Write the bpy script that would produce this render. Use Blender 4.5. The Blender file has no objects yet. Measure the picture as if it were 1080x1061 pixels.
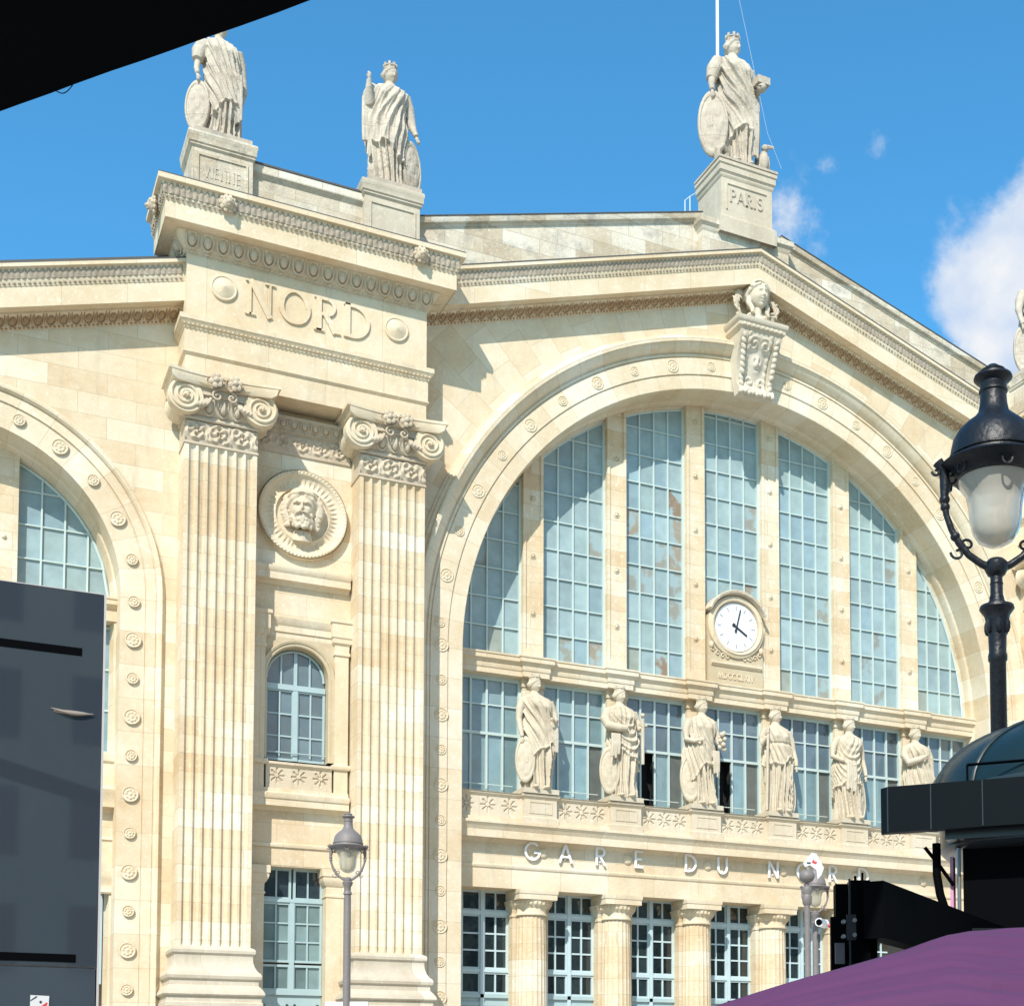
import bpy, math, random
from math import sin, cos, pi, radians, sqrt, atan2, exp, floor
from mathutils import Vector, Matrix, noise
random.seed(7)
scene = bpy.context.scene
COL = scene.collection

# ------------------------------------------------------------------ camera
W_PX, H_PX = 1080.0, 1061.0
F_PX, CX, CY = 1548.35, 712.0, 1052.5
cam_d = bpy.data.cameras.new('camera')
cam_o = bpy.data.objects.new('camera', cam_d)
COL.objects.link(cam_o)
cam_d.sensor_fit = 'HORIZONTAL'
cam_d.sensor_width = 36.0
cam_d.lens = F_PX / W_PX * 36.0
cam_d.shift_x = (W_PX / 2 - CX) / W_PX
cam_d.shift_y = (CY - H_PX / 2) / W_PX
cam_d.clip_start = 0.05
cam_d.clip_end = 3000
R3 = Matrix(((0.88872232, -0.45843187, -0.0035865),
             (-0.02446378, -0.05523501, 0.99817364),
             (-0.45779271, -0.88701145, -0.06030358))).transposed()
CAM = Vector((-25.2314, -43.1099, 1.602))
cam_o.matrix_world = Matrix.Translation(CAM) @ R3.to_4x4()
scene.camera = cam_o

# ------------------------------------------------------------------ light
SUN_T = Vector((0.80, 1.0, -1.16)).normalized()       # the way the sunlight travels
sun_d = bpy.data.lights.new('sun', 'SUN')
sun_d.energy = 4.5
sun_d.angle = radians(0.5)
sun_d.color = (1.0, 0.935, 0.85)
sun_o = bpy.data.objects.new('sun', sun_d)
sun_o.rotation_euler = SUN_T.to_track_quat('-Z', 'Y').to_euler()
COL.objects.link(sun_o)
world = bpy.data.worlds.new('World')
scene.world = world
world.use_nodes = True
scene.view_settings.view_transform = 'Standard'
scene.view_settings.look = 'None'
scene.view_settings.exposure = 0.26
scene.view_settings.gamma = 1.0


def build_world():
    nt = world.node_tree
    N, L = nt.nodes, nt.links
    N.clear()
    out = N.new('ShaderNodeOutputWorld')
    bg = N.new('ShaderNodeBackground')
    bg.inputs['Strength'].default_value = 0.10
    sky = N.new('ShaderNodeTexSky')
    sky.sky_type = 'NISHITA'
    sky.sun_disc = False
    sky.sun_elevation = math.asin(-SUN_T.z)
    sky.sun_rotation = atan2(-SUN_T.x, -SUN_T.y) % (2 * pi)
    sky.air_density = 1.0
    sky.dust_density = 0.6
    sky.ozone_density = 2.6
    tc = N.new('ShaderNodeTexCoord')
    nz = N.new('ShaderNodeTexNoise')
    nz.inputs['Scale'].default_value = 13
    nz.inputs['Detail'].default_value = 10
    nz.inputs['Roughness'].default_value = 0.62
    L.new(tc.outputs['Generated'], nz.inputs['Vector'])
    # clouds: soft puffs ahead, plus wide unseen ones added behind for fill light
    puffs = [((.548, .672, .498), .030, .95), ((.590, .650, .478), .066, 1.6), ((.566, .668, .478), .046, 1.4), ((.60, .66, .45), .07, 1.4),
             ((.452, .724, .520), .032, .74), ((.466, .7, .541), .012, .52),
             ((.486, .681, .548), .012, .52), ((.545, .668, .508), .03, .85), ((-.6, .7, .35), .2, .8),
             ((-.8, -.3, .5), .6, 1.1), ((.2, -.9, .4), .65, 1.1), ((.9, -.2, .4), .6, 1.1), ((-.3, -.8, .6), .4, 1.0), ((0, -.5, .86), .4, .9)]
    acc = None
    for d, r, a in puffs:
        dv = Vector(d).normalized()
        dist = N.new('ShaderNodeVectorMath')
        dist.operation = 'DISTANCE'
        L.new(tc.outputs['Generated'], dist.inputs[0])
        dist.inputs[1].default_value = dv
        mr = N.new('ShaderNodeMapRange')
        mr.interpolation_type = 'SMOOTHSTEP'
        mr.inputs['From Min'].default_value = r * 1.45
        mr.inputs['From Max'].default_value = r * 0.1
        mr.inputs['To Max'].default_value = a
        L.new(dist.outputs['Value'], mr.inputs['Value'])
        if acc is None:
            acc = mr.outputs[0]
        else:
            mx = N.new('ShaderNodeMath')
            mx.operation = 'MAXIMUM'
            L.new(acc, mx.inputs[0])
            L.new(mr.outputs[0], mx.inputs[1])
            acc = mx.outputs[0]
    add = N.new('ShaderNodeMath')
    add.operation = 'MULTIPLY_ADD'
    L.new(nz.outputs[0], add.inputs[0])
    add.inputs[1].default_value = 2.6
    add.inputs[2].default_value = -1.72
    sm = N.new('ShaderNodeMath')
    sm.operation = 'ADD'
    L.new(acc, sm.inputs[0])
    L.new(add.outputs[0], sm.inputs[1])
    rp = N.new('ShaderNodeMapRange')
    rp.interpolation_type = 'SMOOTHSTEP'
    rp.inputs['From Min'].default_value = -0.05
    rp.inputs['From Max'].default_value = 0.6
    L.new(sm.outputs[0], rp.inputs['Value'])
    gt = N.new('ShaderNodeMath')
    gt.operation = 'MULTIPLY'
    L.new(rp.outputs[0], gt.inputs[0])
    g2 = N.new('ShaderNodeMapRange')
    g2.inputs['From Max'].default_value = 0.25
    L.new(acc, g2.inputs['Value'])
    L.new(g2.outputs[0], gt.inputs[1])
    mix = N.new('ShaderNodeMix')
    mix.data_type = 'RGBA'
    L.new(gt.outputs[0], mix.inputs[0])
    tint = N.new('ShaderNodeMix')
    tint.data_type = 'RGBA'
    tint.blend_type = 'MULTIPLY'
    tint.inputs[0].default_value = 1.0
    L.new(sky.outputs[0], tint.inputs[6])
    tint.inputs[7].default_value = SKY_TINT
    L.new(tint.outputs[2], mix.inputs[6])
    n3 = N.new('ShaderNodeTexNoise')
    n3.inputs['Scale'].default_value = 22
    n3.inputs['Detail'].default_value = 6
    L.new(tc.outputs['Generated'], n3.inputs['Vector'])
    cc = N.new('ShaderNodeMapRange')
    cc.data_type = 'FLOAT_VECTOR'
    cc.inputs[7].default_value = (.38, .38, .38)
    cc.inputs[8].default_value = (.62, .62, .62)
    cc.inputs[9].default_value = (5.0, 6.0, 7.6)
    cc.inputs[10].default_value = (7.4, 7.6, 7.9)
    L.new(n3.outputs[0], cc.inputs[6])
    L.new(cc.outputs[1], mix.inputs[7])
    L.new(mix.outputs[2], bg.inputs[0])
    L.new(bg.outputs[0], out.inputs[0])


SKY_TINT = (.74, 1.86, 2.14, 1)
build_world()

# ------------------------------------------------------------------ materials
MATS = {}


def mat(name, color, rough=0.6, metal=0.0, bump=0.0, bscale=8.0, vary=0.0, coat=0.0, spec=0.5, trans=0.0, vscale=2.0):
    if name in MATS:
        return MATS[name]
    m = bpy.data.materials.new(name)
    m.use_nodes = True
    nt = m.node_tree
    b = nt.nodes['Principled BSDF']
    b.inputs['Base Color'].default_value = (*color, 1)
    b.inputs['Roughness'].default_value = rough
    b.inputs['Metallic'].default_value = metal
    b.inputs['Specular IOR Level'].default_value = spec
    b.inputs['Coat Weight'].default_value = coat
    b.inputs['Transmission Weight'].default_value = trans
    tc = nt.nodes.new('ShaderNodeTexCoord')
    if vary:
        nz = nt.nodes.new('ShaderNodeTexNoise')
        nz.inputs['Scale'].default_value = vscale
        nz.inputs['Detail'].default_value = 6
        nt.links.new(tc.outputs['Object'], nz.inputs['Vector'])
        mx = nt.nodes.new('ShaderNodeMix')
        mx.data_type = 'RGBA'
        nt.links.new(nz.outputs[0], mx.inputs[0])
        mx.inputs[6].default_value = (*[max(0, c * (1 - vary)) for c in color], 1)
        mx.inputs[7].default_value = (*[min(1, c * (1 + vary)) for c in color], 1)
        nt.links.new(mx.outputs[2], b.inputs['Base Color'])
    if bump:
        n2 = nt.nodes.new('ShaderNodeTexNoise')
        n2.inputs['Scale'].default_value = bscale
        n2.inputs['Detail'].default_value = 5
        nt.links.new(tc.outputs['Object'], n2.inputs['Vector'])
        bp = nt.nodes.new('ShaderNodeBump')
        bp.inputs['Strength'].default_value = bump
        bp.inputs['Distance'].default_value = 0.05
        nt.links.new(n2.outputs[0], bp.inputs['Height'])
        nt.links.new(bp.outputs[0], b.inputs['Normal'])
    MATS[name] = m
    return m


# stone tones: pale washed blocks to honey coloured ones
TONES = [(0.0, (.56, .40, .225)), (0.22, (.615, .475, .295)), (0.5, (.66, .545, .37)), (0.78, (.70, .61, .45)), (1.0, (.73, .67, .54))]


def stone(name, mode='xz', bw=1.15, bh=0.46, tones=TONES, grime=0.38, bump=0.25, contrast=0.75, topgrime=None, joint=.78):
    if name in MATS:
        return MATS[name]
    # slightly greyer than the swatches above
    tones = [(p_, tuple(v_ * .92 + (c_[0] * .3 + c_[1] * .6 + c_[2] * .1) * .08 for v_ in c_)) for p_, c_ in tones]
    m = bpy.data.materials.new(name)
    m.use_nodes = True
    nt = m.node_tree
    N, L = nt.nodes, nt.links
    b = N['Principled BSDF']
    b.inputs['Roughness'].default_value = 0.85
    b.inputs['Specular IOR Level'].default_value = 0.25
    tc = N.new('ShaderNodeTexCoord')
    sep = N.new('ShaderNodeSeparateXYZ')
    L.new(tc.outputs['Object'], sep.inputs[0])

    def math_(op, a, c=None, d=None):
        n = N.new('ShaderNodeMath')
        n.operation = op
        for i, v in enumerate((a, c, d)):
            if v is None:
                continue
            if isinstance(v, (int, float)):
                n.inputs[i].default_value = v
            else:
                L.new(v, n.inputs[i])
        return n.outputs[0]
    comb = N.new('ShaderNodeCombineXYZ')
    if mode == 'uv':
        L.new(tc.outputs['UV'], comb.inputs[0])
        vec = tc.outputs['UV']
    elif mode == 'polar':
        dz = math_('SUBTRACT', sep.outputs[2], 15.24)
        ang = math_('ARCTAN2', dz, sep.outputs[0])
        rr = math_('SQRT', math_('ADD', math_('MULTIPLY', dz, dz), math_('MULTIPLY', sep.outputs[0], sep.outputs[0])))
        L.new(math_('MULTIPLY', rr, 1.0), comb.inputs[0])
        L.new(math_('MULTIPLY', ang, 12.5), comb.inputs[1])
        vec = comb.outputs[0]
    else:
        L.new(math_('ADD', sep.outputs[0], sep.outputs[1]), comb.inputs[0])
        L.new(sep.outputs[2], comb.inputs[1])
        vec = comb.outputs[0]
    br = N.new('ShaderNodeTexBrick')
    br.offset = 0.5
    br.squash = 1.0
    L.new(vec, br.inputs['Vector'])
    br.inputs['Scale'].default_value = 1.0
    br.inputs['Brick Width'].default_value = bw
    br.inputs['Row Height'].default_value = bh
    br.inputs['Mortar Size'].default_value = 0.009
    br.inputs['Mortar Smooth'].default_value = 0.3
    br.inputs['Color1'].default_value = (0, 0, 0, 1)
    br.inputs['Color2'].default_value = (1, 1, 1, 1)
    br.inputs['Mortar'].default_value = (.5, .5, .5, 1)
    big = N.new('ShaderNodeTexNoise')
    big.inputs['Scale'].default_value = 0.55
    big.inputs['Detail'].default_value = 3
    L.new(tc.outputs['Object'], big.inputs['Vector'])
    fine = N.new('ShaderNodeTexNoise')
    fine.inputs['Scale'].default_value = 3.2
    fine.inputs['Detail'].default_value = 9
    fine.inputs['Roughness'].default_value = 0.7
    L.new(tc.outputs['Object'], fine.inputs['Vector'])
    # tone value = block tone * contrast + large scale drift + fine mottling
    v = math_('MULTIPLY_ADD', math_('SUBTRACT', br.outputs[0], .5), contrast, .56)
    v = math_('MULTIPLY_ADD', math_('SUBTRACT', big.outputs[0], .5), 1.1, v)
    v = math_('MULTIPLY_ADD', math_('SUBTRACT', fine.outputs[0], .5), .85, v)
    # small pale repairs and pocks
    pk = N.new('ShaderNodeTexNoise')
    pk.inputs['Scale'].default_value = 9
    pk.inputs['Detail'].default_value = 4
    L.new(tc.outputs['Object'], pk.inputs['Vector'])
    pm = N.new('ShaderNodeMapRange')
    pm.inputs['From Min'].default_value = .60
    pm.inputs['From Max'].default_value = .68
    pm.inputs['To Max'].default_value = .35
    L.new(pk.outputs[0], pm.inputs['Value'])
    v = math_('ADD', v, pm.outputs[0])
    ramp = N.new('ShaderNodeValToRGB')
    cr = ramp.color_ramp
    cr.elements[0].position = tones[0][0]
    cr.elements[0].color = (*tones[0][1], 1)
    cr.elements[1].position = tones[-1][0]
    cr.elements[1].color = (*tones[-1][1], 1)
    for p, c in tones[1:-1]:
        e = cr.elements.new(p)
        e.color = (*c, 1)
    L.new(v, ramp.inputs[0])
    col = ramp.outputs[0]

    def mixc(fac, a, bcol, mode_='MIX'):
        n = N.new('ShaderNodeMix')
        n.data_type = 'RGBA'
        n.blend_type = mode_
        if isinstance(fac, float):
            n.inputs[0].default_value = fac
        else:
            L.new(fac, n.inputs[0])
        L.new(a, n.inputs[6])
        if isinstance(bcol, tuple):
            n.inputs[7].default_value = bcol
        else:
            L.new(bcol, n.inputs[7])
        return n.outputs[2]
    # joints
    col = mixc(br.outputs[1], col, (joint, joint * .97, joint * .9, 1), 'MULTIPLY')
    # rain streaks and soot: vertical stretched noise
    mp = N.new('ShaderNodeMapping')
    mp.inputs['Scale'].default_value = (2.2, 2.2, 0.28)
    L.new(tc.outputs['Object'], mp.inputs[0])
    st = N.new('ShaderNodeTexNoise')
    st.inputs['Scale'].default_value = 1.0
    st.inputs['Detail'].default_value = 7
    st.inputs['Roughness'].default_value = .65
    L.new(mp.outputs[0], st.inputs['Vector'])
    mr = N.new('ShaderNodeMapRange')
    mr.interpolation_type = 'SMOOTHSTEP'
    mr.inputs['From Min'].default_value = 0.53
    mr.inputs['From Max'].default_value = 0.78
    mr.inputs['To Max'].default_value = grime
    L.new(st.outputs[0], mr.inputs['Value'])
    col = mixc(mr.outputs[0], col, (.36, .31, .25, 1))
    if topgrime:
        nz = N.new('ShaderNodeTexNoise')
        nz.inputs['Scale'].default_value = 1.5
        nz.inputs['Detail'].default_value = 8
        nz.inputs['Roughness'].default_value = .72
        L.new(tc.outputs['Object'], nz.inputs['Vector'])
        m2 = N.new('ShaderNodeMapRange')
        m2.inputs['From Min'].default_value = .5
        m2.inputs['From Max'].default_value = .68
        m2.inputs['To Max'].default_value = topgrime
        L.new(nz.outputs[0], m2.inputs['Value'])
        col = mixc(m2.outputs[0], col, (.20, .19, .18, 1))
    L.new(col, b.inputs['Base Color'])
    bp = N.new('ShaderNodeBump')
    bp.inputs['Strength'].default_value = bump
    bp.inputs['Distance'].default_value = 0.03
    fb = N.new('ShaderNodeTexNoise')
    fb.inputs['Scale'].default_value = 14
    fb.inputs['Detail'].default_value = 6
    L.new(tc.outputs['Object'], fb.inputs['Vector'])
    hb = math_('MULTIPLY_ADD', br.outputs[1], -1.2, fb.outputs[0])
    L.new(hb, bp.inputs['Height'])
    L.new(bp.outputs[0], b.inputs['Normal'])
    MATS[name] = m
    return m


ST_WALL = stone('ashlar_limestone', 'xz', 1.55, .62, contrast=.55)
ST_SPAN = stone('radial_limestone', 'polar', 1.25, .85, contrast=.55)
ST_VOUS = stone('voussoir_limestone', 'uv', .95, 2.0, grime=.2, contrast=.6)
ST_FINE = stone('moulded_limestone', 'xz', 1.7, 9.0, grime=.32, contrast=.30)
ST_BAL = stone('balcony_limestone', 'xz', 1.0, 9.0, grime=.4, contrast=.25, tones=[(0, (.50, .39, .25)), (.5, (.60, .51, .37)), (1, (.68, .61, .48))])
ST_PIL = stone('pilaster_limestone', 'xz', 2.6, .52, contrast=.45, grime=.18,
               tones=[(0.0, (.54, .37, .19)), (.25, (.61, .455, .27)), (.5, (.66, .53, .345)), (.78, (.70, .61, .45)), (1, (.76, .70, .58))])
GREYT = [(0.0, (.44, .345, .23)), (0.3, (.54, .45, .32)), (.6, (.62, .54, .41)), (1.0, (.71, .66, .55))]
ST_TOP = stone('weathered_limestone', 'xz', 1.3, .5, tones=GREYT, grime=.6, topgrime=.55, bump=.5)
ST_ORN = stone('carved_limestone', 'xz', 6.0, 9.0, tones=[(0, (.43, .33, .22)), (.5, (.54, .445, .32)), (1, (.62, .54, .41))], grime=.45, topgrime=.2, contrast=.2)
ST_SHADE = stone('shaded_carved_limestone', 'xz', 6, 9, tones=[(0, (.30, .17, .085)), (.5, (.38, .235, .125)), (1, (.46, .32, .19))], grime=.2, contrast=.3)  # for raking eggs: the soffit's shade is put into the darker tones
ST_STAT = stone('statue_limestone', 'xz', 9.0, 9.0, tones=[(0, (.46, .38, .26)), (.5, (.55, .475, .35)), (1, (.62, .56, .445))], grime=.45, contrast=.1)
ST_SIMA = stone('shaded_sooty_limestone', 'xz', 6.0, 9.0, tones=[(0, (.26, .205, .15)), (.5, (.36, .30, .225)), (1, (.48, .41, .32))], grime=.5, topgrime=.4, contrast=.2)  # shade under the cornice lip put into dark tones, with soot mottling
ST_ROOFST = stone('weathered_statue_limestone', 'xz', 9.0, 1.3, tones=[(0, (.37, .30, .22)), (.5, (.49, .42, .33)), (1, (.61, .55, .45))], grime=.6, topgrime=.45, contrast=.25, bump=.5)
ST_BASE = stone('pale_grey_limestone', 'xz', 3, 9, tones=[(0, (.48, .40, .29)), (.5, (.58, .51, .39)), (1, (.66, .60, .49))], grime=.5, topgrime=.12)

LEAD = mat('lead_flashing', (.10, .095, .09), .5, .3, vary=.3)
FRAME = mat('pale_blue_paint', (.47, .59, .62), .45, vary=.1)
FRAME_W = mat('pale_glazing_bar_paint', (.50, .60, .58), .45, vary=.08)
DOORP = mat('turquoise_paint', (.37, .485, .50), .45, vary=.1)
WHITE = mat('white_enamel', (.85, .85, .84), .35)
BLACKM = mat('black_gloss_metal', (.007, .010, .015), .42, .0, spec=.35, vary=.3, bump=.15, bscale=30)
DARKM = mat('black_matt_metal', (.0018, .0022, .003), .6, .0, spec=.025)
KIOSKM = mat('blue_black_enamel', (.007, .020, .023), .36, .0, coat=.15, spec=.35, bump=.05, bscale=6)
GREYM = mat('warm_grey_cast_iron', (.19, .17, .165), .55, .0, bump=.2, vary=.15)
STEEL = mat('bolt_steel', (.35, .36, .37), .35, .9)
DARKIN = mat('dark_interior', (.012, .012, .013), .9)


def glass_pane(name, base, rough=.08, spec=.8, brown=.0, bump=.03):
    """window panes with a tint of their own per pane (face attribute), dirty or blind-backed, mirror gloss on top"""
    m = bpy.data.materials.new(name)
    m.use_nodes = True
    nt = m.node_tree
    N, L = nt.nodes, nt.links
    b = N['Principled BSDF']
    b.inputs['Roughness'].default_value = rough
    b.inputs['Specular IOR Level'].default_value = spec
    at = N.new('ShaderNodeAttribute')
    at.attribute_name = 'tint'
    tc = N.new('ShaderNodeTexCoord')
    nz = N.new('ShaderNodeTexNoise')
    nz.inputs['Scale'].default_value = 2.4
    nz.inputs['Detail'].default_value = 6
    L.new(tc.outputs['Object'], nz.inputs['Vector'])
    mx = N.new('ShaderNodeMix')
    mx.data_type = 'RGBA'
    mx.blend_type = 'MULTIPLY'
    mx.inputs[0].default_value = 1
    L.new(at.outputs['Color'], mx.inputs[6])
    mr = N.new('ShaderNodeMapRange')
    mr.inputs['From Min'].default_value = .3
    mr.inputs['From Max'].default_value = .75
    mr.inputs['To Min'].default_value = .86
    mr.inputs['To Max'].default_value = 1.12
    L.new(nz.outputs[0], mr.inputs['Value'])
    L.new(mr.outputs[0], mx.inputs[7])
    sp_ = N.new('ShaderNodeSeparateColor')
    L.new(at.outputs['Color'], sp_.inputs[0])
    gt_ = N.new('ShaderNodeMath')
    gt_.operation = 'GREATER_THAN'
    L.new(sp_.outputs[0], gt_.inputs[0])
    L.new(sp_.outputs[2], gt_.inputs[1])
    st_ = N.new('ShaderNodeMapRange')
    st_.inputs['From Min'].default_value = .44
    st_.inputs['From Max'].default_value = .54
    L.new(nz.outputs[0], st_.inputs['Value'])
    ml_ = N.new('ShaderNodeMath')
    ml_.operation = 'MULTIPLY'
    L.new(gt_.outputs[0], ml_.inputs[0])
    L.new(st_.outputs[0], ml_.inputs[1])
    m3 = N.new('ShaderNodeMix')
    m3.data_type = 'RGBA'
    L.new(ml_.outputs[0], m3.inputs[0])
    L.new(mx.outputs[2], m3.inputs[6])
    m3.inputs[7].default_value = (.30, .40, .415, 1)
    L.new(m3.outputs[2], b.inputs['Base Color'])
    n2 = N.new('ShaderNodeTexNoise')
    n2.inputs['Scale'].default_value = 1.3
    L.new(tc.outputs['Object'], n2.inputs['Vector'])
    bp = N.new('ShaderNodeBump')
    bp.inputs['Strength'].default_value = bump
    bp.inputs['Distance'].default_value = .1
    L.new(n2.outputs[0], bp.inputs['Height'])
    L.new(bp.outputs[0], b.inputs['Normal'])
    MATS[name] = m
    return m


PANE = glass_pane('dusty_glass', None, .16, .30)
PANE_D = glass_pane('dark_glass', None, .04, 1.0, bump=.06)

# ------------------------------------------------------------------ mesh helpers


def sstep(x, a, b):
    t = max(0.0, min(1.0, (x - a) / (b - a)))
    return t * t * (3 - 2 * t)


class MB:
    def __init__(s):
        s.v, s.f, s.uv, s.t = [], [], None, None

    def add(s, vs, fs):
        o = len(s.v)
        s.v += [tuple(p) for p in vs]
        s.f += [tuple(i + o for i in f) for f in fs]

    def box(s, x0, x1, y0, y1, z0, z1):
        s.add([(x0, y0, z0), (x1, y0, z0), (x1, y1, z0), (x0, y1, z0), (x0, y0, z1), (x1, y0, z1), (x1, y1, z1), (x0, y1, z1)],
              [(3, 2, 1, 0), (4, 5, 6, 7), (0, 1, 5, 4), (1, 2, 6, 5), (2, 3, 7, 6), (3, 0, 4, 7)])

    def obox(s, c, ax, ay, az, hx, hy, hz):
        c, ax, ay, az = Vector(c), Vector(ax).normalized(), Vector(ay).normalized(), Vector(az).normalized()
        P = []
        for k in (-1, 1):
            for i, j in ((-1, -1), (1, -1), (1, 1), (-1, 1)):
                P.append(c + ax * hx * i + ay * hy * j + az * hz * k)
        s.add(P, [(3, 2, 1, 0), (4, 5, 6, 7), (0, 1, 5, 4), (1, 2, 6, 5), (2, 3, 7, 6), (3, 0, 4, 7)])

    def tube(s, pts, rad, n=8, caps=True, squash=1.0):
        pts = [Vector(p) for p in pts]
        if not isinstance(rad, (list, tuple)):
            rad = [rad] * len(pts)
        rings = []
        up = None
        for i, p in enumerate(pts):
            d = (pts[min(i + 1, len(pts) - 1)] - pts[max(i - 1, 0)])
            if d.length < 1e-9:
                d = Vector((0, 0, 1))
            d.normalize()
            if up is None:
                up = Vector((0, 0, 1)) if abs(d.z) < .9 else Vector((1, 0, 0))
            a = d.cross(up).normalized()
            bb = a.cross(d).normalized()
            up = bb
            rings.append([p + (a * cos(2 * pi * k / n) + bb * sin(2 * pi * k / n) * squash) * rad[i] for k in range(n)])
        vs = [q for r in rings for q in r]
        fs = []
        for i in range(len(pts) - 1):
            for k in range(n):
                k2 = (k + 1) % n
                fs.append((i * n + k, i * n + k2, (i + 1) * n + k2, (i + 1) * n + k))
        if caps:
            fs.append(tuple(range(n - 1, -1, -1)))
            fs.append(tuple((len(pts) - 1) * n + k for k in range(n)))
        s.add(vs, fs)

    def lathe(s, prof, c=(0, 0, 0), n=24, a0=0, a1=2 * pi, sx=1, sy=1):
        full = abs(a1 - a0 - 2 * pi) < 1e-6
        m = n if full else n + 1
        vs = []
        for r, z in prof:
            for k in range(m):
                a = a0 + (a1 - a0) * k / n
                vs.append((c[0] + r * cos(a) * sx, c[1] + r * sin(a) * sy, c[2] + z))
        fs = []
        for i in range(len(prof) - 1):
            for k in range(n):
                k2 = (k + 1) % m
                fs.append((i * m + k, i * m + k2, (i + 1) * m + k2, (i + 1) * m + k))
        s.add(vs, fs)

    def ball(s, c, rx, ry=None, rz=None, nu=10, nv=7, fn=None, M=None):
        ry = ry or rx
        rz = rz or rx
        vs = []
        for j in range(nv + 1):
            ph = -pi / 2 + pi * j / nv
            for i in range(nu):
                th = 2 * pi * i / nu
                d = Vector((cos(ph) * cos(th), cos(ph) * sin(th), sin(ph)))
                k = fn(d) if fn else 1.0
                p = Vector((d.x * rx * k, d.y * ry * k, d.z * rz * k))
                if M:
                    p = M @ p
                vs.append((c[0] + p.x, c[1] + p.y, c[2] + p.z))
        fs = []
        for j in range(nv):
            for i in range(nu):
                i2 = (i + 1) % nu
                if j == 0:
                    fs.append((i, nu + i2, nu + i))
                elif j == nv - 1:
                    fs.append((j * nu + i, j * nu + i2, (j + 1) * nu + i))
                else:
                    fs.append((j * nu + i, j * nu + i2, (j + 1) * nu + i2, (j + 1) * nu + i))
        s.add(vs, fs)

    def grid(s, fn, nu, nv):
        vs = [fn(i / nu, j / nv) for j in range(nv + 1) for i in range(nu + 1)]
        fs = [(j * (nu + 1) + i, j * (nu + 1) + i + 1, (j + 1) * (nu + 1) + i + 1, (j + 1) * (nu + 1) + i) for j in range(nv) for i in range(nu)]
        s.add(vs, fs)

    def sweep_h(s, path, prof, caps=True):
        """horizontal moulding: path of (x,y) seen with the outside to its right, profile (offset, z)"""
        n = len(path)
        P = [Vector((p[0], p[1])) for p in path]
        nor = []
        for i in range(n - 1):
            d = (P[i + 1] - P[i]).normalized()
            nor.append(Vector((d.y, -d.x)))
        vs = []
        for i in range(n):
            if i == 0:
                m = nor[0]
            elif i == n - 1:
                m = nor[-1]
            else:
                a, b2 = nor[i - 1], nor[i]
                m = (a + b2) / (1 + a.dot(b2))
            for o, z in prof:
                vs.append((P[i].x + m.x * o, P[i].y + m.y * o, z))
        k = len(prof)
        fs = [(i * k + j, (i + 1) * k + j, (i + 1) * k + j + 1, i * k + j + 1) for i in range(n - 1) for j in range(k - 1)]
        if caps:
            fs.append(tuple(range(k)))
            fs.append(tuple((n - 1) * k + j for j in range(k - 1, -1, -1)))
        s.add(vs, fs)

    def sweep_rake(s, pts, prof, y0=0.0, caps=True):
        """raking moulding along (x,z) points, profile (projection towards the square, dz)"""
        vs = [(x, y0 - o, z + dz) for x, z in pts for o, dz in prof]
        k = len(prof)
        fs = [(i * k + j, (i + 1) * k + j, (i + 1) * k + j + 1, i * k + j + 1) for i in range(len(pts) - 1) for j in range(k - 1)]
        if caps:
            fs.append(tuple(range(k)))
            fs.append(tuple((len(pts) - 1) * k + j for j in range(k - 1, -1, -1)))
        s.add(vs, fs)

    def build(s, name, m, parent=None, smooth=35, tint=None, uvs=None):
        me = bpy.data.meshes.new(name)
        me.from_pydata(s.v, [], s.f)
        me.materials.append(m)
        if smooth:
            for p in me.polygons:
                p.use_smooth = True
            me.set_sharp_from_angle(angle=radians(smooth))
        if tint is not None:
            a = me.color_attributes.new('tint', 'FLOAT_COLOR', 'CORNER')
            for p in me.polygons:
                for li in p.loop_indices:
                    a.data[li].color = (*tint[p.index], 1)
        if uvs is not None:
            u = me.uv_layers.new(name='UVMap')
            for p in me.polygons:
                for li in p.loop_indices:
                    u.data[li].uv = uvs[me.loops[li].vertex_index]
        me.update()
        o = bpy.data.objects.new(name, me)
        COL.objects.link(o)
        if parent:
            o.parent = parent
            o.matrix_parent_inverse = Matrix.Identity(4)
            if parent.type == 'EMPTY' or True:
                # children are modelled in world space: undo the parent's placement
                o.location = tuple(-c for c in world_loc(parent))
        return o


def world_loc(o):
    l = Vector(o.location)
    while o.parent:
        o = o.parent
        l += Vector(o.location)
    return l


def tag(o, label=None, cat=None, group=None, kind=None):
    if label:
        o['label'] = label
    if cat:
        o['category'] = cat
    if group:
        o['group'] = group
    if kind:
        o['kind'] = kind
    return o


def thing(name, label, cat, loc=(0, 0, 0), group=None):
    o = bpy.data.objects.new(name, None)
    o.empty_display_size = .3
    COL.objects.link(o)
    o.location = loc
    return tag(o, label, cat, group)


def copy_part(o, parent, off):
    c = o.copy()
    COL.objects.link(c)
    c.parent = parent
    c.location = Vector(o.location) + Vector(off)
    return c


# ------------------------------------------------------------------ relief height fields
def relief(mb, x0, x1, z0, z1, y, fn, res=.025, amp=1.0):
    nu = max(2, int((x1 - x0) / res))
    nv = max(2, int((z1 - z0) / res))
    mb.grid(lambda u, v: (x0 + (x1 - x0) * u, y - amp * fn(u * (x1 - x0), v * (z1 - z0)), z0 + (z1 - z0) * v), nu, nv)


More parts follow.
